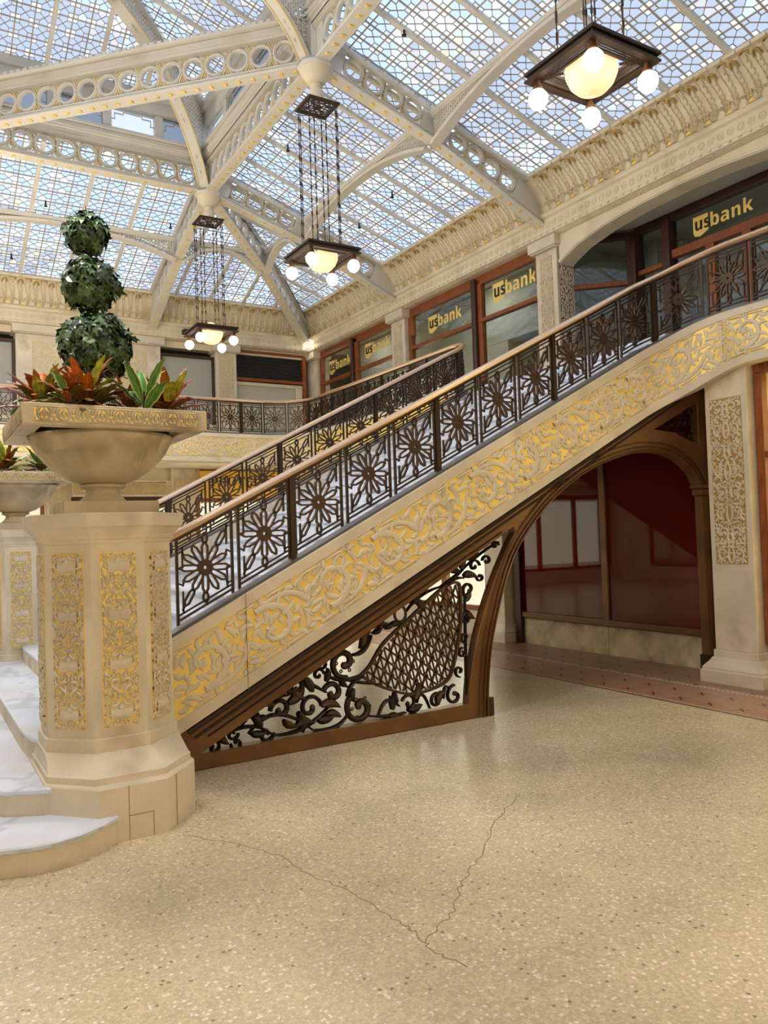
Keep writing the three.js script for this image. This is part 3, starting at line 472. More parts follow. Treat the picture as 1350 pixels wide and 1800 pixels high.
// ---------- staircase ----------
{
  const g = thing('staircase', 'broad white marble staircase with gold-carved stone sides rising to the balcony', 'staircase');
  const mz = (z) => 2 * ZM - z, rise = 0.146;
  const outlines = [
    [[0.98, -4.42], [0.85, -4.30], [0.72, -4.225], [0.6, -4.195], [0.47, -4.205], [0.32, -4.26], [0.16, -4.37], [0.03, -4.53], [-0.07, -4.75], [-0.13, -5.05], [-0.15, -5.4]],
    [[0.75, -4.60], [0.62, -4.62], [0.55, -4.65], [0.42, -4.72], [0.32, -4.85], [0.26, -5.05], [0.235, -5.3], [0.225, -5.6]],
    [[0.9, -5.04], [0.73, -5.07], [0.67, -5.13], [0.63, -5.23], [0.61, -5.36], [0.60, -5.6]],
    [[1.2, -5.3], [0.99, -5.33], [0.975, -5.5]],
  ];
  outlines.forEach((o, k) => {
    const bx = k < 3 ? 1.05 : 1.32, pts = [...o, ...o.slice().reverse().map(([x, z]) => [x, mz(z)]), [bx, mz(o[0][1])], [bx, o[0][1]]].map(([x, z]) => [x, -z]);
    const inset = o.length ? pts.map(([x, y]) => { const cx = 1.0, cy = -ZM; return [cx + (x - cx) * (x < 1.2 ? 0.985 : 1), cy + (y - cy) * 0.993]; }) : pts;
    const st = part('step', extr(inset, rise - 0.03).rotateX(-PI / 2).translate(0, k * rise, 0), M.stone, g);  // cream riser stone, its tone partly painting in shade on the step fronts
    part('tread', extr(pts, 0.032, 0.008).rotateX(-PI / 2).translate(0, (k + 1) * rise - 0.032, 0), M.marble, st);
  });
  for (let k = 4; k < 25; k++) {
    const x = 1.3 + (k - 4) * 0.283, y = k * rise, last = k === 24;
    const st = part('step', [box(x, x + 0.31, max(0, y - 0.14), y + rise - 0.03, ZF + 0.14, ZN - 0.14)], M.marble, g);
    part('tread', rbox(x - 0.022, x + (last ? 0.4 : 0.3), y + rise - 0.034, y + rise, ZF + 0.14, ZN - 0.14, 0.01), M.marble, st);
  }
  part('soffit', extr([[1.7, 0.22], [7.3, 3.02], [7.3, 2.94], [1.7, 0.14]], ZN - ZF - 0.3).translate(0, 0, ZF + 0.15), M.bronzeDark, g);
  const a = stringer(g, nearRoute, 0, LV, 0.52); carve(a, nearRoute, 0.02, LV, 0.5); { const j = std({ color: lin(0.4, 0.33, 0.23), roughness: 0.9 }); for (const q of [0.57]) part('joint', sweep(nearRoute, [q, q + 0.003], (t) => [[0.0, botY(t)], [0.0205, botY(t)], [0.0205, topY(t)], [0.0, topY(t)]]), j, a); }
  const b = stringer(g, farRoute, 0, LV, 0.52);
}
// ---------- balcony ----------
{
  const g = thing('balcony', 'stone balcony with a carved gilded edge running round the court', 'balcony');
  part('slab', [box(7.05, 8.6, 3.2, YB, -17.2, ZF - 0.55), box(7.05, 8.6, 3.2, YB, ZN + 0.55, -0.8), box(7.15, 8.6, 3.2, YB, ZF - 0.6, ZN + 0.6), box(-4.19, 6.85, 3.2, YB, -19.19, -15.72), box(8.6, 11.19, 3.2, YB, -19.19, 5.59), box(-4.19, 8.6, 3.2, YB, -1.0, 5.59), box(-4.19, -3.0, 3.2, YB, -15.7, -1)], M.plaster, g);
  const a = stringer(g, nearRoute, LV, LV + 3.4); carve(a, nearRoute, LV, LV + 3.4, 0.5);
  const b = stringer(g, farRoute, LV, farRoute.len); carve(b, farRoute, LV + 4.6, farRoute.len - 2.5, 0.5);
}

// ---------- railings ----------
const BAY = 0.457, PET = 0.18;
function petal(o, map, a, r0, r1, hw, tip = 0.03) { const c = cos(a), s = sin(a), P = [[r0, hw * 0.55], [r0 + 0.02, hw], [r1 - tip, hw], [r1, 0.004], [r1, -0.004], [r1 - tip, -hw], [r0 + 0.02, -hw], [r0, -hw * 0.55]].map(([u, v]) => [u * c - v * s, u * s + v * c]); bar(o, P, 0.0135, -0.012, 0.012, map, true); }
function rosette(o, map, level) {
  const hub = []; for (let k = 0; k < 24; k++) { const r = k % 2 ? 0.062 : 0.05; hub.push([r * cos(k * PI / 12), r * sin(k * PI / 12)]); }
  bar(o, hub.map(([x, y]) => [x * 0.66, y * 0.66]), 0.036, -0.015, 0.015, map, true);
  for (let k = 0; k < 12; k++) petal(o, map, k * PI / 6, 0.05, PET, 0.02);
}
const roseGeo = (() => { const o = buf(); rosette(o, flat); return done(o); })();
function railPanel(parent, route, s0, base, slope) {
  const o = buf(), sm = s0 + BAY / 2, ym = base(sm) + 0.315, map = (u, v, w) => route.at(sm + u, w - 0.07, base(sm + u) + v), cm = (u, v, w) => route.at(sm + u, w - 0.07, ym + v), e = BAY / 2 - 0.026, B = (p, w = 0.012) => bar(o, p, w, -0.009, 0.009, map), hb = (v, w) => B(steps(-e, e, 0.12).map((u) => [u, v]), w);
  for (const s of [-1, 1]) { bar(o, [[s * e, 0.02], [s * e, 0.615]], 0.019, -0.0095, 0.0095, map); B([[s * (e - 0.04), 0.085], [s * (e - 0.04), 0.235]], 0.011); B([[s * (e - 0.04), 0.395], [s * (e - 0.04), 0.545]], 0.011); }
  hb(0.05, 0.016); hb(0.085, 0.013); hb(0.545, 0.013); hb(0.585, 0.013); hb(0.615, 0.016);
  const C = (p, w = 0.011) => bar(o, p, w, -0.009, 0.009, cm);
  for (const s of [-1, 1]) {   // ties from the petals to the frame
    petal(o, cm, s * PI / 2, PET, PET + 0.066, 0.018, 0.022);
    C([[s * PET, 0], [s * e, 0]]); for (const q of [-1, 1]) C([[s * PET * 0.866, q * PET * 0.5], [s * (e - 0.04), q * (PET * 0.5 + 0.03)], [s * e, q * (PET * 0.5 + 0.01)]]);
    if (slope) { const c = cos(PI / 3), n = sin(PI / 3); petal(o, (u, v, w) => cm(s * u, s * v, w), PI / 3, PET, PET + 0.12, 0.017, 0.022); C([[s * (PET + 0.12) * c, s * (PET + 0.12) * n], [s * (PET + 0.16) * c, s * (PET + 0.16) * n]]); }
    else for (const q of [-1, 1]) C([[s * PET * 0.5, q * PET * 0.866], [s * (PET + 0.06) * 0.6, q * (PET + 0.055)]]);
  }
  const p = part('rosette_panel', done(o), M.iron, parent);
  const x0 = cm(0, 0, 0), x1 = cm(0.01, 0, 0), r = part('rosette', roseGeo, M.ironBrown, p); r.position.set(...x0); r.rotation.y = atan2(-(x1[2] - x0[2]), x1[0] - x0[0]);
}
function railing(label, route, s0, bays, firstThick) {
  const g = thing('railing', label, 'railing'), s1 = s0 + bays * BAY, base = (s) => topY(max(s, 0)) + 0.02, HY = 0.655;
  const ell = (k) => Array.from({ length: 12 }, (_, i) => { const a = i / 12 * 2 * PI; return [-0.07 + 0.04 * k * cos(a), 0.033 * k * sin(a)]; });
  const ss = [s0 - 0.045, s0 - 0.04, s0 - 0.02, ...steps(s0, s1, 0.09), s1 + 0.02];
  part('handrail', sweep(route, ss, (s) => { const k = s < s0 - 0.042 ? 0.35 : s < s0 - 0.03 ? 0.75 : 1; return ell(k).map(([w, y]) => [w, base(s) + HY + y]); }), M.brass, g);
  part('under_rail', sweep(route, steps(s0, s1, 0.1), (s) => [[-0.052, base(s) + 0.617], [-0.052, base(s) + 0.63], [-0.088, base(s) + 0.63], [-0.088, base(s) + 0.617]]), M.iron, g);
  for (let k = 0; k < bays; k++) { const s = s0 + k * BAY, sl = base(s + 0.1) - base(s) > 0.03; railPanel(g, route, s, base, sl); }
  for (let k = 0; k <= bays; k++) { if ((k - firstThick) % 3) continue; const s = s0 + k * BAY, y = base(s), ps = buf(), q = (w) => [[s - 0.022, y - 0.015], [s + 0.022, y - 0.015]]; const P = part('post', sweep(route, [s - 0.02, s + 0.02], (t) => [[-0.045, base(t) - 0.02], [-0.045, base(t) + 0.625], [-0.095, base(t) + 0.625], [-0.095, base(t) - 0.02]]), M.bronzeDark, g); }
  return g;
}
railing('near stair railing of dark iron star rosettes under a thick bronze handrail', nearRoute, 0.076, 19, 2);
railing('far railing of iron stars behind the near one, running on round the back balcony', farRoute, 0.076, 48, 2);

// ---------- bronze arch and scroll grille beneath the stair ----------
{
  const g = thing('stair_screen', 'brown bronze arch and scrolled iron grille filling the side under the stair', 'screen', [0, 0, -5.46]);
  const under = (x) => 0.2415 + SLOPE * (x - S0) - 0.005;
  const spl = (pts, n = 40) => new THREE.SplineCurve(pts.map((p) => new THREE.Vector2(...p))).getPoints(n).map((p) => [p.x, p.y]);
  const arch = spl([[4.28, 0], [4.3, 0.3], [4.38, 0.72], [4.62, 1.33], [4.98, 1.74], [5.36, 2.01], [5.74, 2.19], [6.15, 2.31], [6.49, 2.35], [6.84, 2.31], [7.13, 2.15], [7.27, 1.95]]);
  const left = spl([[4.07, 0.13], [4.1, 0.35], [4.19, 0.69], [4.35, 1.07], [4.55, 1.42], [4.66, 1.58]], 16);
  const open = [...arch, [7.28, 1.9], [7.28, -0.01], [7.4, -0.01]];
  const outer = [[1.55, 0], ...[[4.28, 0]], ...arch.slice(1), [7.28, 1.9], [7.29, 0.0], [7.40, 0.0], [7.40, under(7.33)], [1.55, under(1.55)]];
  part('frame', extr(outer, 0.1, 0.008, [[[1.72, 0.11], ...left, [4.64, 1.625]].reverse(), [[6.57, 2.585], [7.27, 2.9], [7.27, 2.45], [7.1, 2.5], [6.9, 2.57]]]).translate(0, 0, -0.04), M.bronze, g);
  const mo = buf(); for (const [k, w] of [[0.02, 0.02], [0.055, 0.016], [0.1, 0.012]]) { const N = normals2(arch, false); ribbon(mo, arch.map((p, i) => [p[0] + N[i][0] * k, p[1] + N[i][1] * k]), () => w, 0.055, 0.085); } part('archivolt', done(mo, 0.6), M.bronze, g);
  const eo = buf(); for (const [k, w, d, xe] of [[0.02, 0.045, 0.09, 7.1], [0.065, 0.02, 0.08, 7.1], [0.262, 0.014, 0.075, 4.5]]) ribbon(eo, k > 0.2 ? seg([1.78, under(1.78) - 0.15], [xe, under(xe) - 0.15], 8) : seg([1.62 + k, under(1.62) - k], [xe, under(xe) - k * 1.12], 8), () => w, 0.055, d); part('moulding', done(eo, 0.6), M.bronzeDark, g);
  part('capital', [rbox(7.22, 7.42, 1.98, 2.02, -0.05, 0.1), rbox(7.25, 7.4, 1.9, 1.98, -0.05, 0.08, 0.02)], M.bronze, g);
  part('jamb', [rbox(4.25, 4.33, 0, 0.16, -0.05, 0.08), rbox(7.27, 7.41, 0, 0.2, -0.05, 0.07)], M.bronzeDark, g);
  // leaf-shaped lattice
  const fan = spl([[3.05, 0.49], [3.22, 0.385], [3.5, 0.285], [3.75, 0.3], [3.9, 0.36], [3.97, 0.5], [4.04, 0.75], [4.06, 1.0], [4.04, 1.16], [3.9, 1.14], [3.72, 1.03], [3.5, 0.88], [3.27, 0.72], [3.14, 0.56], [3.05, 0.49]], 60), fo = buf(); bar(fo, fan.slice(0, -1), 0.022, -0.012, 0.02, flat, true);
  part('lattice_border', done(fo, 0.6), M.ironBrown, g);
  const C = [[3.06, 0.49], [3.22, 0.39], [3.5, 0.295], [3.75, 0.31], [3.89, 0.37], [3.97, 0.52], [4.03, 0.75], [4.05, 1.0], [4.03, 1.15], [3.9, 1.13], [3.72, 1.02], [3.5, 0.87], [3.3, 0.73], [3.15, 0.57]], hull = ccw(C);
  const a1 = PI * 0.36, a2 = -PI * 0.2, D0 = 0.08, inside = (x, y) => hull.every((p, i) => { const q = hull[(i + 1) % hull.length]; return (q[0] - p[0]) * (y - p[1]) - (q[1] - p[1]) * (x - p[0]) > 0.014; });
  const sn = sin(a2 - a1), P = (i, j) => { const b1 = [3 - sin(a1) * i * D0, 0.3 + cos(a1) * i * D0], b2 = [3 - sin(a2) * j * D0, 0.3 + cos(a2) * j * D0], t = ((b2[0] - b1[0]) * sin(a2) - (b2[1] - b1[1]) * cos(a2)) / sn; return [b1[0] + t * cos(a1), b1[1] + t * sin(a1)]; };
  const ln = (p, q, w) => { const d = [q[0] - p[0], q[1] - p[1]], c = clipSeg([p[0] - d[0] * 60, p[1] - d[1] * 60], [q[0] + d[0] * 60, q[1] + d[1] * 60], hull); if (!c || hypot(c[1][0] - c[0][0], c[1][1] - c[0][1]) < 0.05) return; const b = buf(); bar(b, c, w, -0.006, 0.007); part('lattice_bar', done(b), M.ironBrown, g); };
  for (let k = -24; k < 40; k++) { ln(P(k, 0), P(k, 1), 0.016); ln(P(0, k), P(1, k), 0.016); ln(P(k, 0), P(k + 1, 1), 0.011); }
  const ring = ready(new THREE.TorusGeometry(0.02, 0.0085, 6, 12)), boss = ready(lathe([[0, 0.014], [0.018, 0.014], [0.026, 0]], 8).rotateX(PI / 2));
  for (let i = -30; i < 50; i++) for (let j = -30; j < 50; j++) { const [x, y] = P(i, j); if (!inside(x, y)) continue; const e = (i + j) % 2 !== 0; part(e ? 'lattice_ring' : 'lattice_boss', e ? ring : boss, M.ironBrown, g).position.set(x, y, 0.01); }
  // wrought scrolls: [cx, cy, r, start angle, turn]
  const W = (p, w, mat = M.iron, name = 'scroll', d = 0.03) => { const b = buf(); ribbon(b, p, (t) => 1.3 * w(t), -0.008, d, flat, true); return part(name, done(b, 0.8), mat, g); };
  const big = [[2.91, 0.61, 0.125, PI * 1.55, -6.6, 0.045], [3.04, 0.24, 0.13, PI * 0.75, 6.4, 0.045], [2.8, 0.385, 0.085, PI * 0.9, -6, 0.04], [3.5, 0.21, 0.075, PI * 0.9, -6, 0.022], [3.77, 0.19, 0.075, PI * 0.1, 6.2, 0.022], [3.96, 0.21, 0.09, PI * 0.5, 6.2, 0.022], [4.15, 1.1, 0.075, -PI / 2, -6, 0.022], [4.115, 0.85, 0.055, PI / 2, 6, 0.02], [4.09, 0.69, 0.045, -PI / 2, -6, 0.018], [4.06, 0.56, 0.045, PI / 2, 6, 0.018], [4.02, 0.41, 0.05, -PI / 2, -6, 0.018], [4.22, 1.3, 0.06, 0, 6, 0.02], [4.36, 1.34, 0.05, PI, -6, 0.018], [4.46, 1.47, 0.04, 0, 6, 0.016], [4.28, 1.2, 0.04, PI, 6, 0.016], [2.6, 0.3, 0.1, 0, 6.3, 0.03], [2.36, 0.32, 0.085, PI, -6.3, 0.035], [2.24, 0.16, 0.06, 0, -6.2, 0.028], [2.01, 0.13, 0.045, PI, 6, 0.022], [1.98, 0.2, 0.045, 0, -6, 0.022], [1.84, 0.13, 0.05, PI * 0.6, -6, 0.022], [2.5, 0.47, 0.08, PI * 1.2, -6, 0.03], [2.68, 0.54, 0.05, 0, 6, 0.02], [2.15, 0.3, 0.05, PI, -6, 0.022], [3.1, 0.8, 0.05, 0, -5.5, 0.022], [2.72, 0.62, 0.045, PI, 5.5, 0.02]];
  for (const [x, y, r, a, t, w] of big) { W(spiral(x, y, r, a, t, 0.2, 24), taper(w * 0.75, w), M.iron); const b = part('scroll_eye', new THREE.SphereGeometry(r * 0.24, 8, 6), M.ironBrown, g); b.position.set(x + r * 0.2 * cos(a + t), y + r * 0.2 * sin(a + t), 0.005); }
  const bossR = ready(new THREE.TorusGeometry(0.011, 0.006, 5, 10)); for (const [x, y, r] of [[2.91, 0.61, 0.075], [3.04, 0.24, 0.08]]) for (let k = 0; k < 6; k++) part('pierced_eye', bossR, M.ironBrown, g).position.set(x + r * cos(k * 1.05), y + r * sin(k * 1.05), 0.012);
  for (const [a, b, c, w] of [[[1.72, 0.12], [2.1, 0.34], [2.3, 0.14], 0.02], [[2.3, 0.14], [2.55, 0.1], [2.75, 0.28], 0.022], [[2.1, 0.18], [2.3, 0.42], [2.62, 0.13], 0.022], [[2.62, 0.13], [2.85, 0.08], [2.92, 0.2], 0.02], [[2.72, 0.56], [2.86, 0.42], [3.08, 0.5], 0.024], [[2.92, 0.34], [2.96, 0.46], [3.08, 0.48], 0.022], [[2.9, 0.48], [3.0, 0.44], [3.22, 0.4], 0.02], [[3.12, 0.16], [3.3, 0.12], [3.46, 0.14], 0.02], [[3.57, 0.2], [3.62, 0.36], [3.7, 0.14], 0.018], [[3.84, 0.2], [3.86, 0.34], [3.9, 0.28], 0.016], [[3.2, 0.15], [3.28, 0.34], [3.4, 0.2], 0.02], [[4.1, 1.2], [4.0, 1.22], [3.92, 1.14], 0.02], [[3.05, 0.78], [3.12, 0.9], [3.4, 0.86], 0.022], [[2.98, 0.66], [3.1, 0.64], [3.16, 0.8], 0.028], [[3.5, 0.96], [3.62, 1.1], [3.85, 1.14], 0.018], [[3.85, 1.14], [4.0, 1.2], [4.1, 1.28], 0.022], [[2.45, 0.52], [2.6, 0.5], [2.74, 0.4], 0.024], [[2.05, 0.25], [2.2, 0.42], [2.42, 0.42], 0.02], [[4.1, 1.28], [4.3, 1.42], [4.5, 1.5], 0.016], [[4.08, 0.2], [4.1, 0.6], [4.1, 1.05], 0.012]]) W(quad(a, b, c, 14), (t) => w * (0.6 + 0.5 * sin(PI * t)));
  const leaves = [[3.43, 0.86, 2.7, 0.1, 1.2], [3.36, 0.87, -2.4, 0.09, -1.2], [3.3, 0.86, 2.4, 0.1, 1.2], [3.25, 0.85, -2.2, 0.09, -1.1], [3.14, 0.84, -2.6, 0.12, 0.8], [3.1, 0.82, -1.6, 0.12, -0.8], [3.07, 0.8, 3.0, 0.1, -0.9], [3.55, 1.02, 0.4, 0.12, 0.9], [3.6, 1.05, -0.5, 0.12, -0.9], [3.7, 1.1, 2.0, 0.12, -1.2], [4.08, 1.28, 1.2, 0.14, 0.9], [4.1, 1.22, 0.4, 0.13, -1.1], [4.05, 1.25, 2.4, 0.12, 1.1], [4.16, 1.36, 0.2, 0.12, 0.9], [2.33, 0.4, 1.2, 0.16, -0.9], [2.3, 0.36, 2.4, 0.14, 0.9], [2.42, 0.36, 0.2, 0.16, 1.0], [2.5, 0.28, -0.8, 0.15, -1.2], [2.62, 0.42, 1.6, 0.14, 1.2], [2.7, 0.3, 0.4, 0.15, -1.2], [2.2, 0.22, 1.8, 0.12, 1.1], [2.12, 0.18, -0.5, 0.11, 1.0], [2.08, 0.28, 2.6, 0.12, -1.0], [1.94, 0.14, 2.6, 0.1, -1.0], [1.9, 0.18, 1.2, 0.1, 1.0], [2.55, 0.38, 2.9, 0.13, -1.1], [2.66, 0.2, -0.4, 0.14, 1.2], [2.48, 0.18, 0.5, 0.14, -1.0], [3.55, 0.24, 0.6, 0.12, 1.3], [3.48, 0.16, -0.3, 0.13, 1.0], [3.78, 0.16, 1.6, 0.12, -1.2], [3.33, 0.18, 1.2, 0.11, 1.0], [3.3, 0.13, 0.1, 0.12, -0.9], [3.38, 0.24, 2.2, 0.09, -0.9], [4.1, 1.0, 0.5, 0.1, 1.0], [4.12, 0.92, -1.2, 0.1, 0.8], [2.98, 0.4, -2.0, 0.1, 0.8], [2.92, 0.42, 2.6, 0.09, -0.8], [2.85, 0.2, 2.4, 0.12, 1.0], [2.45, 0.44, 2.4, 0.12, 1.0], [2.74, 0.48, 0.9, 0.1, 1.0], [2.25, 0.28, 3.0, 0.1, 0.9], [2.38, 0.24, -1.0, 0.12, 1.0]];
  for (const [x, y, a, l, b] of leaves) W(curl(x, y, a, l * 1.1, b, 6), leafW(l * 0.42), rnd() < 0.5 ? M.iron : M.ironBrown, 'leaf', 0.04);
  const fr = part('ring', new THREE.TorusGeometry(0.06, 0.013, 8, 24), M.iron, g); fr.position.set(3.44, 0.945, 0.005); fr.scale.set(0.9, 1.1, 1);
  for (const [x, y, r, a, t] of [[7.15, 2.68, 0.075, 0, 6.2], [7.0, 2.66, 0.05, PI, -6], [7.2, 2.53, 0.05, 1, 6], [6.85, 2.64, 0.045, 0.5, -6], [7.22, 2.82, 0.04, 2, 6], [7.08, 2.78, 0.04, 1, 6], [7.05, 2.57, 0.03, 0, 6], [6.74, 2.63, 0.03, 0, 6]]) W(spiral(x, y, r, a, t, 0.2, 18), () => 0.014);
}

// ---------- newel pedestals ----------
const oct = (r, s, rx = r, sx = s) => [[-sx, r], [sx, r], [rx, s], [rx, -s], [sx, -r], [-sx, -r], [-rx, -s], [-rx, s]];
function loftOct(levels) { const o = buf(); levels.forEach(([y, pts]) => pts.forEach(([x, z]) => o.p.push(x, y, z))); for (let i = 0; i < levels.length - 1; i++) for (let k = 0; k < 8; k++) { const a = i * 8 + k, b = i * 8 + (k + 1) % 8; o.i.push(a, b, a + 8, b, b + 8, a + 8); } const t = (levels.length - 1) * 8; for (let k = 1; k < 7; k++) { o.i.push(t, t + k, t + k + 1); o.i.push(0, k + 1, k); } return done(o); }
function newel(label, x, z) {
  const g = thing('newel_pedestal', label, 'pedestal', [x, 0, z]), so = oct(0.36, 0.149), P = (k, e = 0) => oct(0.62 - e, 0.36 - e * 0.5, 0.415 - e * 0.3, 0.185), O = (d) => oct(0.36 + d, 0.149 + d * 0.414);
  const mix = (A, B, t) => A.map((a, i) => [lerp(a[0], B[i][0], t), lerp(a[1], B[i][1], t)]);
  part('plinth', [loftOct([[0, P(0)], [0.29, P(0)], [0.302, P(0, 0.012)]])], M.stone, g);
  part('splayed_base', loftOct([[0.302, P(0, 0.05)], [0.338, P(0, 0.05)], [0.345, P(0, 0.075)], [0.40, mix(P(0, 0.1), O(0.02), 0.5)], [0.428, O(0.024)]]), M.stone, g);
  part('base_block', loftOct([[0.428, O(0.016)], [0.5, O(0.016)], [0.505, O(0.002)]]), M.stone, g);
  part('shaft', loftOct([[0.505, O(0)], [1.605, O(0)]]), M.stone, g);
  part('cap', loftOct([[1.605, O(0.006)], [1.622, O(0.012)], [1.628, O(0.02)], [1.65, O(0.028)], [1.69, O(0.06)], [1.7, O(0.075)], [1.77, O(0.08)], [1.776, O(0.072)]]), M.stone, g);
  const j = std({ color: lin(0.22, 0.17, 0.11), roughness: 0.9 });
  part('joint', box(-0.03, -0.027, 0, 0.29, 0.6195, 0.6212), j, g); part('joint', box(0.1, 0.103, 0, 0.13, 0.6195, 0.6212), j, g); part('joint', box(-0.03, 0.103, 0.129, 0.132, 0.6195, 0.6212), j, g);
  const c = part('joint', box(-0.0015, 0.0015, 0, 0.29, -0.001, 0.0008), j, g); c.position.set(0.25, 0, 0.555); c.rotation.y = 0.72;
  for (const k of [-2, -1, 0, 1]) { const a = k * PI / 4; carvedPanel(g, 'cartouche', 0.2, 0.99, [sin(a) * 0.361, 0.56, cos(a) * 0.361], a, M.gold, M.stone); }
  return g;
}
const NX = 1.03, NZ = -5.01, FX = 0.99, FZ = -9.2;
newel('nearer octagonal stone newel pedestal with gilded carved panels beside the curved bottom step', NX, NZ);
newel('farther octagonal stone newel pedestal, half hidden at the left edge', FX, FZ);

// ---------- urns ----------
function urn(label, x, z) {
  const g = thing('urn', label, 'planter', [x, 1.776, z]);
  part('plinth_block', rbox(-0.27, 0.27, 0, 0.075, -0.27, 0.27, 0.006), M.stoneWarm, g);
  part('foot', lathe([[0, 0.07], [0.15, 0.075], [0.135, 0.09], [0.098, 0.13], [0.098, 0.155], [0.13, 0.165], [0.138, 0.175], [0.13, 0.188], [0, 0.19]], 40), M.stoneWarm, g);
  part('bowl', lathe([[0.08, 0.186], [0.13, 0.19], [0.2, 0.215], [0.3, 0.285], [0.375, 0.37], [0.415, 0.45], [0.425, 0.475], [0.4, 0.476], [0.3, 0.40]], 64), M.stoneWarm, g);
  const r = part('rim', extr([[-0.5, -0.5], [0.5, -0.5], [0.5, 0.5], [-0.5, 0.5]], 0.118, 0.004, [[[-0.4, -0.4], [-0.4, 0.4], [0.4, 0.4], [0.4, -0.4]]]).rotateX(-PI / 2).translate(0, 0.474, 0), M.stoneWarm, g);
  part('soil', lathe([[0, 0.53], [0.4, 0.52], [0.41, 0.45]], 24), M.soil, g);
  for (const a of [0, -PI / 2]) {
    const b = part('carved_band', box(-0.445, 0.445, -0.04, 0.04, -0.001, 0.002), M.gold, g); b.position.set(sin(a) * 0.5, 0.533, cos(a) * 0.5); b.rotation.y = a;
    const o = buf(); for (let k = 0; k < 9; k++) { const u = -0.445 + 0.099 * (k + 0.5); for (const s of [-1, 1]) { ribbon(o, quad([u, -0.03], [u + s * 0.035, -0.03], [u + s * 0.035, 0.0], 6), () => 0.014, 0.002, 0.012); ribbon(o, quad([u + s * 0.035, 0], [u + s * 0.035, 0.03], [u + s * 0.012, 0.034], 6), leafW(0.02), 0.002, 0.012); ribbon(o, curl(u + s * 0.02, -0.02, PI / 2 - s * 0.3, 0.035, s, 4), leafW(0.016), 0.002, 0.012); ribbon(o, curl(u + s * 0.045, -0.036, PI / 2, 0.03, -s, 3), leafW(0.012), 0.002, 0.01); } ribbon(o, seg([u, -0.02], [u, 0.03], 4), leafW(0.024), 0.002, 0.013); ribbon(o, seg([u + 0.0495, 0.0], [u + 0.0495, 0.036], 4), leafW(0.022), 0.002, 0.012); }
    for (const v of [-0.038, 0.038]) ribbon(o, [[-0.445, v], [0.445, v]], () => 0.01, 0.002, 0.01); for (let i = 0; i < o.p.length; i += 3) o.p[i] = clamp(o.p[i], -0.444, 0.444);
    part('relief', done(o, 0.7), M.stoneWarm, b);
  }
  return g;
}
urn('nearer stone urn with a gilded square rim, on the pedestal beside the stair', NX, NZ);
urn('farther pale stone urn cut by the left edge of the picture', FX, FZ);

// ---------- clipped ivy trees ----------
const ivyShape = () => { const s = new THREE.Shape(), P = []; const tips = [[PI / 2, 1], [PI / 2 - 0.95, 0.78], [PI / 2 - 2.0, 0.6], [-PI / 2, 0.28], [PI / 2 + 2.0, 0.6], [PI / 2 + 0.95, 0.78]]; tips.forEach(([a, r], i) => { const b = tips[(i + 1) % 6][0], d = ((b - a - PI * 2) % (2 * PI) + 2 * PI) % (2 * PI) - 2 * PI, m = a + d / 2; P.push([r * cos(a), r * sin(a)], [0.42 * cos(m), 0.42 * sin(m)]); }); s.moveTo(...P[0]); P.slice(1).forEach((p) => s.lineTo(...p)); return s; };
const ivyGeos = [0, 1, 2].map((k) => { const g = G(new THREE.ShapeGeometry(ivyShape(), 1)), p = g.attributes.position, q = 0.046 + k * 0.006; for (let i = 0; i < p.count; i++) { const x = p.getX(i), y = p.getY(i); p.setXYZ(i, x * q, y * q, -(abs(x) * 0.3 + y * y * (0.2 + 0.12 * k)) * q); } g.computeVertexNormals(); return boxUV(g); });
const leafMat = (r, g, b, rough = 0.38) => phys({ color: lin(r, g, b), roughness: rough, transmission: 0, clearcoat: 0.25, clearcoatRoughness: 0.4 });
const ivyMats = [leafMat(0.03, 0.07, 0.025, 0.3), leafMat(0.055, 0.11, 0.03, 0.3), leafMat(0.018, 0.042, 0.02, 0.3), leafMat(0.075, 0.145, 0.045, 0.3)];
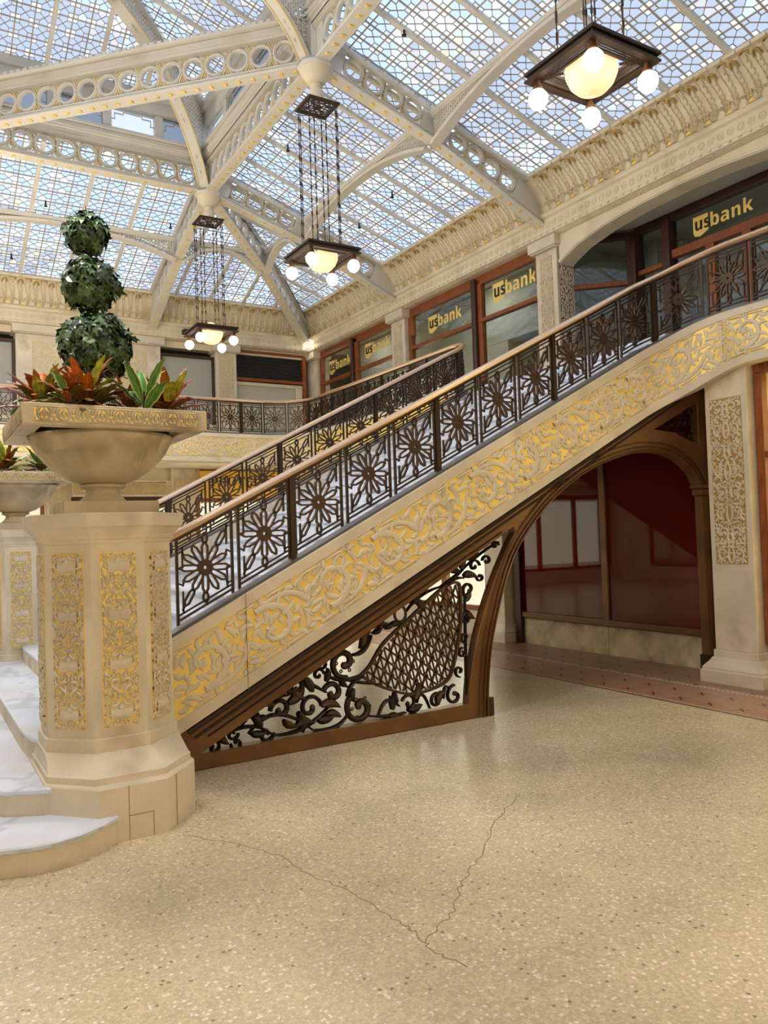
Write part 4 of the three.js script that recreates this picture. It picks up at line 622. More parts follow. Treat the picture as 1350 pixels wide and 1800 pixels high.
function topiary(label, x, y, z, balls, singles, size = 1) {
  const g = thing('topiary', label, 'plant', [x, y, z]), rest = [], cam = new THREE.Vector3(-x, 1.6 - y, -z).normalize(), q = new THREE.Quaternion(), Z = new THREE.Vector3(0, 0, 1), v = new THREE.Vector3();
  const topB = balls[0]; part('stem', tube([[0, -0.06, 0], [0.01, balls[2][0], 0.0], [0, balls[1][0], 0], [topB[2] ?? 0, topB[0], 0]], 0.013, 20, 6), M.woodDark, g);
  let left = singles;
  for (const [cy, r, dx = 0] of balls) {
    part('core', new THREE.IcosahedronGeometry(r * 0.8, 2).translate(dx, cy, 0), ivyMats[2], g);
    const n = Math.round(r * r * 9500); const list = [];
    for (let k = 0; k < n; k++) { const u = 1 - 2 * (k + 0.5) / n, ph = k * 2.399963 + rr(-0.2, 0.2), s = sqrt(1 - u * u); list.push(new THREE.Vector3(s * cos(ph), u, s * sin(ph))); }
    list.sort((a, b) => b.dot(cam) - a.dot(cam));
    list.forEach((d, k) => {
      const m = new THREE.Object3D(); v.copy(d).add(new THREE.Vector3(rr(-0.75, 0.75), rr(-0.3, 0.7), rr(-0.75, 0.75))).normalize(); q.setFromUnitVectors(Z, v); m.quaternion.copy(q); m.rotateZ(PI + rr(-1.3, 1.3)); const R = r * rr(0.82, 1.05); m.position.set(dx + d.x * R, cy + d.y * R, d.z * R); m.scale.setScalar(rr(0.85, 1.35) * size);
      const gi = floor(rnd() * 3), mi = floor(rnd() * 4);
      if (k < singles * r * r * 1.0 / balls.reduce((s, b) => s + b[1] * b[1], 0) && left > 0) { left--; const w = part('leaf', ivyGeos[gi], ivyMats[mi], g); w.position.copy(m.position); w.quaternion.copy(m.quaternion); w.scale.copy(m.scale); }
      else { m.updateMatrix(); const gg = ivyGeos[gi].clone().applyMatrix4(m.matrix), c = ivyMats[mi].color, ca = new Float32Array(gg.attributes.position.count * 3); for (let i = 0; i < ca.length; i += 3) { ca[i] = c.r; ca[i + 1] = c.g; ca[i + 2] = c.b; } gg.setAttribute('color', new THREE.BufferAttribute(ca, 3)); rest.push(gg); }
    });
  }
  const fg = mergeGeometries(rest); part('foliage', fg, topiary.mat ??= phys({ color: 0xffffff, vertexColors: true, roughness: 0.3, clearcoat: 0.25, clearcoatRoughness: 0.4 }), g, { kind: 'stuff' });
  const b = part('bud', new THREE.ConeGeometry(0.014, 0.055, 6), M.woodDark, g); b.position.set(topB[2] ?? 0, topB[0] + topB[1] + 0.015, 0);
  return g;
}
topiary('tall ivy tree clipped into three balls, in the nearer urn', NX - 0.02, 2.3, NZ, [[1.215, 0.135, -0.045], [0.9, 0.17, -0.025], [0.52, 0.215, 0]], 290);
topiary('smaller-looking ivy tree clipped into balls in the farther urn at the left edge', FX - 0.55, 2.3, FZ, [[1.22, 0.14], [0.9, 0.2], [0.5, 0.24]], 60);

// ---------- crotons ----------
function leafTex(bg, vein, edge, s) {
  const W = 96, H = 256, c = document.createElement('canvas'); c.width = W; c.height = H; const x = c.getContext('2d'); x.fillStyle = bg[0]; x.fillRect(0, 0, W, H);
  let sd = s; const r = () => ((sd = (sd * 16807) % 2147483647) / 2147483647);
  for (let k = 0; k < 60; k++) { x.fillStyle = bg[1 + floor(r() * (bg.length - 1))]; x.globalAlpha = 0.55; x.beginPath(); x.ellipse(r() * W, r() * H, 6 + r() * 14, 8 + r() * 26, 0, 0, 7); x.fill(); }
  x.globalAlpha = 1; if (edge) { x.fillStyle = edge; x.fillRect(0, 0, 9, H); x.fillRect(W - 9, 0, 9, H); }
  x.strokeStyle = vein; x.lineWidth = 5; x.beginPath(); x.moveTo(W / 2, 0); x.lineTo(W / 2, H); x.stroke();
  x.lineWidth = 2.6; for (let y = 8; y < H + 30; y += 15) for (const q of [-1, 1]) { x.beginPath(); x.moveTo(W / 2, y); x.quadraticCurveTo(W / 2 + q * 22, y - 12, W / 2 + q * 44, y - 30 - r() * 6); x.stroke(); }
  const t = new THREE.CanvasTexture(c); t.colorSpace = THREE.SRGBColorSpace; t.magFilter = THREE.LinearFilter; return t;
}
const crotonMats = [leafTex(['#b1501c', '#d07a26', '#7d2c14', '#c85a1c'], '#e6a040', null, 3), leafTex(['#7f2f18', '#5a1c12', '#a8441c'], '#e0a052', null, 5), leafTex(['#9aa52e', '#c3c63e', '#5f7c22'], '#e6dc6c', null, 7), leafTex(['#2f6a1e', '#3e8226', '#265418'], '#8fb04a', '#d9d68c', 9), leafTex(['#4a4018', '#3a2a14', '#5c5a1e'], '#a89040', null, 11)].map((t) => phys({ map: t, roughness: 0.36, transmission: 0.0, clearcoat: 0.3, clearcoatRoughness: 0.35 }));
const crotonLeaf = [[0.25, 0.044, 0.6], [0.2, 0.047, 0.9], [0.28, 0.036, 0.4]].map(([L, w, bend]) => {
  const P = [], U = [], I = [], n = 9; for (let i = 0; i <= n; i++) { const t = i / n, h = w * sin(PI * clamp(t * 0.93 + 0.05, 0, 1)) ** 0.75, a = -bend * t * t * 1.1; let y = L * t * cos(a * 0.5), z = L * t * sin(-a * 0.5); for (const k of [-1, -0.5, 0, 0.5, 1]) { P.push(k * h, y + 0, z + abs(k) * h * 0.4 + 0.006 * sin(i * 2.4) * abs(k)); U.push(0.5 + k * 0.5, t); } }
  for (let i = 0; i < n; i++) for (let k = 0; k < 4; k++) { const a = i * 5 + k; I.push(a, a + 1, a + 5, a + 1, a + 6, a + 5); }
  const g = new THREE.BufferGeometry(); g.setAttribute('position', new THREE.Float32BufferAttribute(P, 3)); g.setAttribute('uv', new THREE.Float32BufferAttribute(U, 2)); g.setIndex(I); g.computeVertexNormals(); g.userData.uvReady = true; return g;
});
function croton(label, x, y, z, n, pick, spread = 1, s = 1) {
  const g = thing('croton', label, 'plant', [x, y, z]);
  part('stem', [rod([0, -0.03, 0], [0, 0.1, 0], 0.008), rod([0.02, -0.03, 0.01], [0.03, 0.06, 0.02], 0.006)], M.woodDark, g);
  for (let k = 0; k < n; k++) { const a = k * 2.4 + rr(-0.3, 0.3), t = k / n, m = part('leaf', crotonLeaf[k % 3], crotonMats[pick(t, k)], g); m.rotation.set(0, 0, 0); m.rotation.order = 'YXZ'; m.rotation.y = a; m.rotation.x = lerp(1.25, 0.15, t) * spread + rr(-0.12, 0.12); m.rotation.z = rr(-0.2, 0.2); m.position.set(sin(a) * 0.02, lerp(0.0, 0.1, t) * s, cos(a) * 0.02); m.scale.setScalar(rr(0.8, 1.08) * s * lerp(0.95, 0.85, t)); }
  return g;
}
const warm = (t, k) => t > 0.6 ? [0, 2, 0, 1][k % 4] : t > 0.3 ? [1, 0, 4, 1][k % 4] : [4, 3, 1][k % 3];
croton('orange and yellow veined croton at the front middle of the nearer urn', NX - 0.14, 2.385, NZ + 0.28, 34, (t, k) => t > 0.5 ? [2, 0, 1, 0, 2][k % 5] : [4, 1, 3, 4][k % 4], 1.0, 1.0);
croton('orange leaved croton leaning out at the left end of the nearer urn', NX - 0.36, 2.385, NZ + 0.12, 34, warm, 1.2, 0.95);
croton('maroon and orange croton at the right end of the nearer urn', NX + 0.36, 2.385, NZ + 0.18, 34, warm, 1.2, 0.95);
croton('dark red and green croton between the front and left crotons of the nearer urn', NX - 0.24, 2.385, NZ + 0.34, 24, (t, k) => [4, 1, 3, 1][k % 4], 1.25, 0.8);
croton('low dark croton at the foot of the ivy tree on its right', NX + 0.14, 2.385, NZ + 0.1, 24, (t, k) => [1, 4, 0][k % 3], 1.2, 0.75);
croton('green leaved plant with pale edges standing upright in front on the nearer urn', NX + 0.17, 2.385, NZ + 0.36, 10, () => 3, 0.55, 0.95);
croton('dark croton with yellow veins in the farther urn', FX - 0.12, 2.385, FZ + 0.26, 32, (t, k) => [4, 1, 2, 3][k % 4], 1.1, 1.1);
croton('green croton at the right end of the farther urn', FX + 0.24, 2.385, FZ + 0.22, 28, (t, k) => [3, 4, 4][k % 3], 1.2, 1.0);

// ---------- chandeliers ----------
function chandelier() {
  const g = thing('chandelier', 'largest bronze chandelier with a cream bowl and four globes, at the top right', 'chandelier');
  const pl = 0.22, F = 0.37;
  const op = buf(); for (const [x, y, r, a, t] of [[-0.09, 0.09, 0.07, 0, 6], [0.09, 0.09, 0.07, PI, -6], [-0.09, -0.09, 0.07, 0, -6], [0.09, -0.09, 0.07, PI, 6], [0, 0, 0.05, 0, 6]]) bar(op, spiral(x, y, r, a, t, 0.2, 14), 0.016, -0.006, 0.006); for (let k = -3; k <= 3; k++) { bar(op, [[k * 0.05, -0.17], [k * 0.05, 0.17]], 0.008, -0.004, 0.004); bar(op, [[-0.17, k * 0.05], [0.17, k * 0.05]], 0.008, -0.004, 0.004); }
  part('canopy', [extr([[-pl, -pl], [pl, -pl], [pl, pl], [-pl, pl]], 0.025, 0.004, [[[-0.17, -0.17], [-0.17, 0.17], [0.17, 0.17], [0.17, -0.17]]]).rotateX(-PI / 2).translate(0, 1.93, 0), done(op).rotateX(PI / 2).translate(0, 1.942, 0)], M.bronzeDark, g);
  const mould = (r, w, y0, y1) => extr([[-r, -r], [r, -r], [r, r], [-r, r]], y1 - y0, 0.004, [[[-r + w, -r + w], [-r + w, r - w], [r - w, r - w], [r - w, -r + w]]]).rotateX(-PI / 2).translate(0, y0, 0);
  part('frame', [mould(F, 0.05, 0.02, 0.05), mould(F - 0.02, 0.05, -0.01, 0.02), mould(F, 0.06, -0.035, -0.012)], M.bronzeDark, g);
  const fo = buf(), q = F - 0.07; for (const k of [-1, 1]) for (let j = 0; j < 3; j++) { const c = 0.225 + 0.022 * j; bar(fo, [[k * c, -q], [k * c, q]], 0.008, -0.005, 0.005); bar(fo, [[-q, k * c], [q, k * c]], 0.008, -0.005, 0.005); }
  for (const sx of [-1, 1]) for (const sy of [-1, 1]) { for (let k = 0; k < 3; k++) bar(fo, spiral(sx * 0.22, sy * 0.22, 0.03 + k * 0.02, k, 5, 0.4, 10), 0.008, -0.004, 0.004); bar(fo, [[sx * 0.15, sy * 0.15], [sx * q, sy * q]], 0.02, -0.006, 0.006); }
  part('pierced_field', [done(fo).rotateX(PI / 2), ...[0, 1, 2, 3].map((k) => box(0.205, q, -0.004, 0.006, -q, q).rotateY(k * PI / 2))].slice(0, 1).concat([mould(0.225, 0.025, -0.012, 0.012)]), M.bronzeDark, g);
  part('bowl', lathe([[0.0, -0.205], [0.06, -0.2], [0.12, -0.172], [0.17, -0.12], [0.2, -0.05], [0.205, 0.01], [0.15, 0.02], [0.13, 0.06], [0.1, 0.12], [0.05, 0.17], [0.0, 0.185]], 40), M.bowl, g);
  for (const sx of [-1, 1]) for (const sz of [-1, 1]) {
    const x = sx * 0.295, z = sz * 0.295; part('socket', lathe([[0.02, -0.03], [0.026, -0.06], [0.04, -0.085], [0.042, -0.1], [0.0, -0.1]], 16).translate(x, 0, z), M.bronze, g);
    part('globe', lathe([[0, -0.262], [0.02, -0.26], [0.052, -0.24], [0.074, -0.205], [0.08, -0.175], [0.074, -0.14], [0.05, -0.11], [0.03, -0.098]], 24).translate(x, 0, z), M.bulb, g);
  }
  for (const sx of [-1, 1]) for (const sz of [-1, 1]) for (const e of [0, 1]) {
    const a = [sx * (e ? 0.2 : 0.155), sz * (e ? 0.155 : 0.2)], ls = [rod([a[0], 0.04, a[1]], [a[0], 1.94, a[1]], 0.0055, 5)]; for (let y = 0.12; y < 1.9; y += 0.17) ls.push(new THREE.CylinderGeometry(0.011, 0.011, 0.05, 6).translate(a[0], y, a[1])); ls.push(new THREE.SphereGeometry(0.016, 6, 5).translate(a[0], 0.06, a[1]));
    part('chain', ls, M.bronzeDark, g);
  }
  return g;
}
function lampLights(x, y, z, k = 1, q = 1) { const add = (dx, dy, dz, i, c, r) => { const l = new THREE.PointLight(c, i * LAMP); l.position.set(x + dx, y + dy, z + dz); l.castShadow = true; l.shadow.radius = r; l.name = 'chandelier_lamp'; scene.add(l); }; add(0, 0.08, 0, 2.2 * k, lin(1, 0.88, 0.72), 6); for (const sx of [-1, 1]) for (const sz of [-1, 1]) add(sx * 0.295, -0.18, sz * 0.295, 0.35 * q, lin(1, 0.89, 0.74), 3); }
const ch = chandelier(); ch.position.set(4.64, 5.2, -4.27); lampLights(4.64, 5.2, -4.27);
twin(ch, 'bronze chandelier on long chains above the middle of the stair, second in size', [4.6, 5.2, -8.88]); lampLights(4.6, 5.2, -8.88);
twin(ch, 'smallest and farthest bronze chandelier, hung before the back wall', [4.55, 5.2, -13.05]); lampLights(4.55, 5.2, -13.05);
[[-8.88, 'beside the middle of the court'], [-4.3, 'nearest the camera'], [-13.05, 'before the back wall']].forEach(([z, w]) => { twin(ch, 'unseen bronze chandelier of the left row lighting the court, ' + w, [0.3, 5.2, z]); lampLights(0.3, 5.2, z, 7, 6); });  // out of view on the left, stronger lamps placed to light the court

// ---------- stone piers ----------
function pier(label, x, z, ry, w, d, y0, y1, { cap = true, panel = null, side = null, base = false, name = 'pier' } = {}) { // front faces local +z at the given point
  const g = thing(name, label, 'pillar', [x, 0, z], ry), t = cap ? y1 - 0.18 : y1, b = base ? 0.32 : 0;
  part('shaft', rbox(-w / 2, w / 2, y0 + b, t, -d, 0, 0.012), M.stone, g);
  if (cap) part('capital', [rbox(-w / 2 - 0.07, w / 2 + 0.07, t + 0.02, y1, -d - 0.02, 0.1, 0.008), rbox(-w / 2 - 0.05, w / 2 + 0.05, t, t + 0.02, -d, 0.07, 0.005)], M.stone, g);
  if (base) { const q = (e) => [[-w / 2 - e, e], [w / 2 + e, e], [w / 2 + e, -d], [-w / 2 - e, -d]], o = buf(), L = [[0.0, 0.11], [0.12, 0.11], [0.13, 0.095], [0.15, 0.095], [0.21, 0.045], [0.25, 0.022], [0.25, 0.012], [0.32, 0.012], [0.325, 0]]; L.forEach(([y, e]) => q(e).forEach(([u, v]) => o.p.push(u, y, v))); for (let i = 0; i < L.length - 1; i++) for (let k = 0; k < 4; k++) { const a = i * 4 + k, c = i * 4 + (k + 1) % 4; o.i.push(a, c, a + 4, c, c + 4, a + 4); } part('moulded_base', done(o), M.stone, g); }
  if (panel) carvedPanel(g, panel.style ?? 'scroll', panel.w, panel.h, [0, panel.y, 0.001], 0, panel.ground, panel.relief ?? M.stone);
  if (side) carvedPanel(g, 'scroll', side.w, side.h, [w / 2 + 0.001, side.y, -d / 2], PI / 2, side.ground, M.stone);
  return g;
}
const RW = -PI / 2;
pier('stone pillar with a carved scroll panel right of the bronze arch and red shopfront', 7.0, -4.88, RW, 0.47, 0.5, 0, 3.2, { cap: false, base: true, panel: { w: 0.35, h: 1.66, y: 1.19, ground: M.goldDim } });
pier('stone pillar seen through the arch at the left end of the red shopfront', 7.3, -8.97, RW, 0.42, 0.4, 0, 3.2, { cap: false, base: true });
const gp = { w: 0.27, h: 1.5, y: 4.3, ground: M.goldStone };
pier('gilded upper pier with a lattice-carved side where the white arch springs', XW, ZA, RW, 0.46, 0.36, YB, 6.07, { panel: gp, side: { w: 0.26, h: 1.5, y: 4.3, ground: M.bronze } });  // side ground darkened in colour to look like a deep open recess
pier('gilded upper pier between the two rows of bank windows', XW, ZB - 0.05, RW, 0.5, 0.36, YB, 6.07, { panel: { ...gp, w: 0.3 } });
pier('plain upper pier in the far corner beneath the small white lamp box', XW, -17.15, RW, 0.5, 0.36, YB, 6.07);
pier('gilded pier on the back wall right of the shaded window', 6.3, ZW, 0, 0.5, 0.36, YB, 6.07, { panel: { ...gp, w: 0.34 } });
pier('broad carved wall pier behind the ivy tree', 3.35, ZW, 0, 2.9, 0.36, YB, 6.07, { panel: { style: 'fine', w: 2.3, h: 1.15, y: 4.6, ground: M.goldStone } });
pier('back wall pier beside the left dark-framed window', -0.3, ZW, 0, 0.5, 0.36, YB, 6.07);
pier('carved ground floor pier beside the yellow sign', 5.17, ZW + 0.2, 0, 0.54, 0.4, 0, 3.2, { cap: false, panel: { w: 0.4, h: 2.0, y: 1.0, ground: M.goldStone } });
pier('carved ground floor pier behind the nearer urn stem', 2.62, ZW + 0.2, 0, 0.5, 0.4, 0, 3.2, { cap: false, panel: { w: 0.36, h: 2.0, y: 1.0, ground: M.goldStone } });
pier('ground floor pier in the far right corner under the balcony', 7.35, -13.2, RW, 0.5, 0.4, 0, 3.2, { cap: false, base: true });

// ---------- bank front on the balcony ----------
const font = await new FontLoader().loadAsync('fonts/droid/droid_sans_bold.typeface.json'), serif = await new FontLoader().loadAsync('fonts/droid/droid_serif_bold.typeface.json');
const text = (s, size, f = font) => { const g = new TextGeometry(s, { font: f, size, depth: 0.004, curveSegments: 4, bevelEnabled: false }); g.computeBoundingBox(); return G(g); };
function bankSign(parent, x, y, z, s) { // local x right
  const g = new THREE.Group(); g.name = 'lettering'; g.position.set(x, y, z); g.scale.setScalar(s); parent.add(g);
  part('shield', extr([[0, -0.01], [0, 0.2], [0.23, 0.2], [0.23, -0.02], [0.2, -0.035], [0.1, -0.075], [0.02, -0.055]], 0.004), M.gold, g);
  const a = part('letters', [text('us', 0.165).translate(0.015, 0.012, 0.004)], M.print, g); part('letters', [text('bank', 0.18).scale(1.05, 1, 1).translate(0.245, 0.0, 0)], M.gold, g);
  return g;
}
function bay(a, b, mull, signs) { // a < b along local x; front faces local +z
  const g = struct('window_' + ++skylight.n); g.position.set(XW + 0.14, 0, 0); g.rotation.y = RW;
  const T0 = YB, T1 = 6.0, tr = 5.27, jw = 0.09;
  part('frame', [rbox(a, b, T1 - 0.1, T1 + 0.06, -0.06, 0.05), rbox(a, a + jw, T0, T1, -0.06, 0.05), rbox(b - jw, b, T0, T1, -0.06, 0.05), rbox(a, b, T0, T0 + 0.3, -0.06, 0.05), ...[a + jw, b - jw].map((x, i) => rbox(x - 0.05, x + 0.05, 5.5, 5.95, -0.05, 0.045, 0.02))], M.wood, g);
  part('transom', rbox(a, b, tr - 0.035, tr + 0.035, -0.05, 0.06), M.wood, g);
  part('mullion', [rbox(mull - 0.02, mull + 0.09, T0, T1, -0.05, 0.05)], M.wood, g); part('column', rbox(mull - 0.13, mull - 0.01, T0, T1 + 0.02, -0.03, 0.12, 0.03), M.woodDark, g);
  for (const [p, q] of [[a + jw, mull - 0.06], [mull + 0.06, b - jw]]) for (const [y, Y] of [[T0 + 0.3, tr - 0.035], [tr + 0.035, T1 - 0.1]]) part('pane', box(p, q, y, Y, -0.004, 0.004), M.glass, g);
  for (const [x, y, s] of signs) bankSign(g, x, y, 0.008, s);
  return g;
}
bay(ZB + 0.2, ZA - 0.23, -10.72, [[-12.3, 5.5, 1.2], [-10.35, 5.56, 1.25]]);
bay(-16.9, ZB - 0.3, -15.15, [[-16.45, 5.5, 1.2], [-14.75, 5.53, 1.2]]);
// rooms behind the glass
const office = std({ color: lin(0.55, 0.56, 0.48), roughness: 0.9 });
structMesh('wall_office', [box(10.6, 10.7, YB, 6.98, -19, -8.0), box(8.7, 10.6, YB, 6.3, -9.05, -8.98)], office);
structMesh('ceiling', box(8.66, 11.2, 6.3, 6.4, -19.2, -8.0), M.plaster);
{
  const g = thing('partition', 'pale office partition with a glowing panel behind the far bank windows', 'partition', [9.7, YB, 0]);
  part('panel', [rbox(-0.04, 0.04, 0, 2.4, -12.6, -11.2), rbox(-0.04, 0.04, 0, 2.0, -16.9, -15.9), rbox(-0.04, 0.04, 0, 2.5, -10.2, -9.2), rbox(-0.05, 0.05, 1.5, 2.6, -16.8, -9.1)], office, g);
  part('glowing_panel', rbox(0.1, 0.14, 0, 1.35, -15.85, -13.6), std({ color: lin(0.9, 0.8, 0.5), emissive: lin(1, 0.82, 0.5), emissiveIntensity: 0.55 }), g);  // glowing panel placed to brighten the office behind the glass
  const l = new THREE.RectAreaLight(lin(1, 0.82, 0.5), 0.8, 2.2, 1.3); l.position.set(9.78, YB + 0.7, -14.7); l.lookAt(8, YB + 0.7, -14.7); l.name = 'glowing_panel_light'; scene.add(l);
}
for (const z of [-15.6, -11.4]) { // office ceiling lamps out of view, placed to light the rooms
  const g = thing('unseen_office_lamp', z < -13 ? 'unseen flat ceiling lamp lighting the office behind the farther bank windows' : 'unseen flat ceiling lamp lighting the office behind the nearer bank windows', 'lamp', [9.0, 6.27, z]);
  part('diffuser', rbox(-0.3, 0.3, -0.02, 0.02, -0.3, 0.3), std({ color: lin(0.8, 0.8, 0.8), emissive: lin(1, 0.95, 0.85), emissiveIntensity: 1.2 }), g);
  const l = new THREE.RectAreaLight(lin(1, 0.95, 0.85), 6, 0.58, 0.58); l.position.set(9.0, 6.22, z); l.lookAt(9.0, 0, z); l.name = 'unseen_office_lamp_light'; scene.add(l);
}
// near bay: white arch, recessed entrance
{
  const g = thing('arch', 'broad white plaster arch springing from the gilded pier over the bank entrance', 'arch', [XW + 0.02, 0, 0], RW), a = ZA + 0.26, b = ZC - 0.1, pts = [[a, 5.62], [a + 0.12, 5.68], [a + 0.4, 5.79], [a + 0.9, 5.885], [a + 1.5, 5.94], [a + 2.15, 5.96], [a + 2.8, 5.94], [a + 3.4, 5.885], [a + 3.9, 5.8], [b, 5.62]];
  part('face', extr([...pts, [b, 6.1], [a, 6.1]], 0.3, 0.01).translate(0, 0, -0.3), M.plaster, g);
  const o = buf(); ribbon(o, pts.map(([x, y]) => [x, y + 0.035]), () => 0.05, 0, 0.02); part('edge_moulding', done(o, 0.6), M.plaster, g);
  structMesh('ceiling', [box(8.5, 11.2, 6.12, 6.25, -9.0, -0.9)], std({ map: T.paint, color: lin(0.8, 0.82, 0.84), roughness: 0.85 }));
  structMesh('wall_bank', [box(10.9, 11.0, YB, 6.12, -9.0, -0.9)], std({ color: lin(0.45, 0.46, 0.4), roughness: 0.8 }));
}
{
  const X = 9.55, g = struct('window_' + ++skylight.n); g.position.set(X, 0, 0); g.rotation.y = RW; const z0 = -8.02, z1 = -7.42, z2 = -3.5, yl = 6.06, tb = 5.55;
  part('frame', [rbox(z0, z2, yl - 0.06, yl + 0.06, -0.06, 0.06), rbox(z1 - 0.09, z1 + 0.05, YB, yl, -0.1, 0.1, 0.02), rbox(z0 - 0.1, z0 + 0.04, YB, yl, -0.12, 0.12, 0.03)], M.woodDark, g);
  part('transom', [rbox(z1 + 0.05, z2, tb - 0.1, tb + 0.02, -0.06, 0.06), rbox(z0, z1, 5.38, 5.45, -0.05, 0.05)], M.wood, g);
  for (const z of [-6.75, -6.2, -5.1]) part('door_stile', rbox(z - 0.07, z + 0.07, YB, tb - 0.08, -0.05, 0.05), M.wood, g);
  part('pane', box(z1 + 0.05, z2, tb, yl - 0.06, -0.004, 0.004), M.glass, g); part('pane', box(z0, z1, YB, yl, -0.004, 0.004), M.glass, g); part('pane', box(z1, z2, YB, tb - 0.1, -0.004, 0.004), M.glass, g);
  bankSign(g, -7.02, 5.7, 0.01, 1.05);
}
{ // canted window between pier and entrance
  const g = struct('window_' + ++skylight.n), p = [8.86, ZA + 0.2], q = [9.5, -8.08], L = hypot(q[0] - p[0], q[1] - p[1]); g.position.set(p[0], 0, p[1]); g.rotation.y = atan2(-(q[1] - p[1]), q[0] - p[0]);
  part('frame', [rbox(0, L, 5.98, 6.08, -0.05, 0.05), rbox(L - 0.09, L, YB, 6.02, -0.05, 0.06)], M.woodDark, g); part('transom', [rbox(0, L, 5.27, 5.34, -0.05, 0.05), rbox(0, L, 4.72, 4.78, -0.05, 0.05)], M.wood, g);
  part('pane', box(0, L - 0.09, YB, 5.98, -0.004, 0.004), M.glass, g);
}
{ const g = thing('column', 'pale plaster column inside the bank behind the canted glass', 'column', [10.35, YB, -8.35]); part('shaft', rbox(-0.2, 0.2, 0, 2.46, -0.2, 0.2), M.shade, g); part('base', rbox(-0.24, 0.24, 0, 0.12, -0.24, 0.24), M.shade, g); }

// ---------- back wall of the balcony ----------
structMesh('wall_back', [box(-3.4, 8.5, 5.92, 6.1, ZW - 0.36, ZW - 0.12), box(-3.4, -0.4, YB, 6, ZW - 0.4, ZW - 0.3), box(6.4, 8.6, YB, 4.0, ZW - 0.4, ZW - 0.36)], M.plaster);
function shadeWindow(x0, x1, y0, y1) { const g = struct('window_' + ++skylight.n); g.position.set(0, 0, ZW - 0.12); part('frame', [rbox(x0, x1, y1, y1 + 0.06, -0.08, 0.04), rbox(x1 - 0.06, x1, y0, y1, -0.08, 0.04), rbox(x0, x0 + 0.06, y0, y1, -0.08, 0.04)], M.woodDark, g); part('sill', rbox(x0, x1, y0 - 0.3, y0, -0.1, 0.06), M.plaster, g); part('roller_shade', box(x0 + 0.06, x1 - 0.06, y0, y1, -0.05, -0.04), M.shade, g); part('hem_bar', rbox(x0 + 0.07, x1 - 0.07, y0 + 0.0, y0 + 0.03, -0.055, -0.03), M.shade, g); return g; }
shadeWindow(4.8, 6.06, 4.22, 5.72); shadeWindow(0.0, 1.9, 4.22, 5.72);
{
  const g = struct('window_' + ++skylight.n); g.position.set(0, 0, ZW - 0.12); const x0 = 6.55, x1 = 8.34;
  part('louvre', [box(x0, x1, 5.36, 5.98, -0.1, -0.08)], M.black, g); for (let y = 5.38; y < 5.96; y += 0.05) part('slat', box(x0, x1, y, y + 0.025, -0.08, -0.05), M.black, g);
  part('frame', [rbox(x0, x1, 5.3, 5.37, -0.08, 0.04), rbox(x1 - 0.06, x1 + 0.02, YB, 5.98, -0.08, 0.05), rbox(x0, x1, 5.96, 6.02, -0.08, 0.04)], M.wood, g);
  part('inner_frame', [rbox(x0, x1 - 0.06, 5.2, 5.28, -0.07, 0.0), rbox(x1 - 0.24, x1 - 0.07, YB, 5.2, -0.07, 0.0)], M.plaster, g);
  part('roller_shade', box(x0, x1 - 0.24, YB, 5.2, -0.06, -0.05), std({ color: lin(0.5, 0.48, 0.40), roughness: 0.9 }), g);
}

// ---------- ground floor fronts ----------
{ // red glass shopfront under the balcony
  const g = struct('window_' + ++skylight.n); g.position.set(XR, 0, 0); g.rotation.y = RW; const a = -8.62, b = -5.42, m = -6.96;
  for (const [p, q] of [[a, m], [m, b]]) part('stone_kick', rbox(p + 0.004, q - 0.004, 0, 0.36, -0.1, 0.0, 0.004), M.stoneWarm, g);
  part('frame', [rbox(a, b, 0.36, 0.44, -0.06, 0.03), rbox(a - 0.02, a + 0.1, 0, 3.1, -0.08, 0.06), rbox(b - 0.07, b + 0.05, 0, 3.1, -0.08, 0.05)], M.bronzeDark, g); part('sill', rbox(a + 0.1, b - 0.07, 0.365, 0.445, -0.05, 0.04), M.bronze, g);
  part('mullion', rbox(m - 0.05, m + 0.05, 0.44, 3.1, -0.05, 0.03), M.bronze, g);
  for (const [p, q] of [[a + 0.1, m - 0.05], [m + 0.05, b - 0.07]]) part('pane', box(p, q, 0.44, 3.15, -0.02, 0.0), M.redGlass, g);
}
const litRoom = std({ color: lin(0.85, 0.8, 0.7), emissive: lin(1, 0.88, 0.68), emissiveIntensity: 0.85, roughness: 0.8 }), amberRoom = std({ color: lin(0.85, 0.7, 0.35), emissive: lin(1, 0.72, 0.28), emissiveIntensity: 0.75, roughness: 0.8 });
function litShop(x, z, ry, a, b, mulls, y1, mat, k, head = 0) {
  const g = struct('window_' + ++skylight.n); g.position.set(x, 0, z); g.rotation.y = ry;
  part('kick', rbox(a, b, 0, 0.4, -0.1, 0), M.stone, g); part('frame', [rbox(a, b, 0.4, 0.47, -0.06, 0.03), rbox(a, b, y1, y1 + 0.12, -0.06, 0.04), rbox(a, a + 0.08, 0.4, y1, -0.06, 0.04), rbox(b - 0.08, b, 0.4, y1, -0.06, 0.04)], M.wood, g);
  for (const m of mulls) part('mullion', rbox(m - 0.06, m + 0.06, 0.4, y1, -0.06, 0.04), M.wood, g); if (head) part('transom', rbox(a, b, head - 0.03, head + 0.03, -0.05, 0.03), M.wood, g);
  part('pane', box(a, b, 0.47, y1, -0.012, -0.004), M.glass, g); part('lit_display_back', box(a, b, 0.3, y1, -0.5, -0.46), mat, g);
  const l = new THREE.RectAreaLight(mat.emissive, k, b - a - 0.2, y1 - 0.6), c = new THREE.Vector3((a + b) / 2, 0.25 + y1 / 2, -0.42).applyEuler(g.rotation).add(g.position), d = new THREE.Vector3(0, 0, 1).applyEuler(g.rotation); l.position.copy(c); l.lookAt(c.clone().add(d)); l.name = 'lit_window_light'; scene.add(l);
  return g;
}
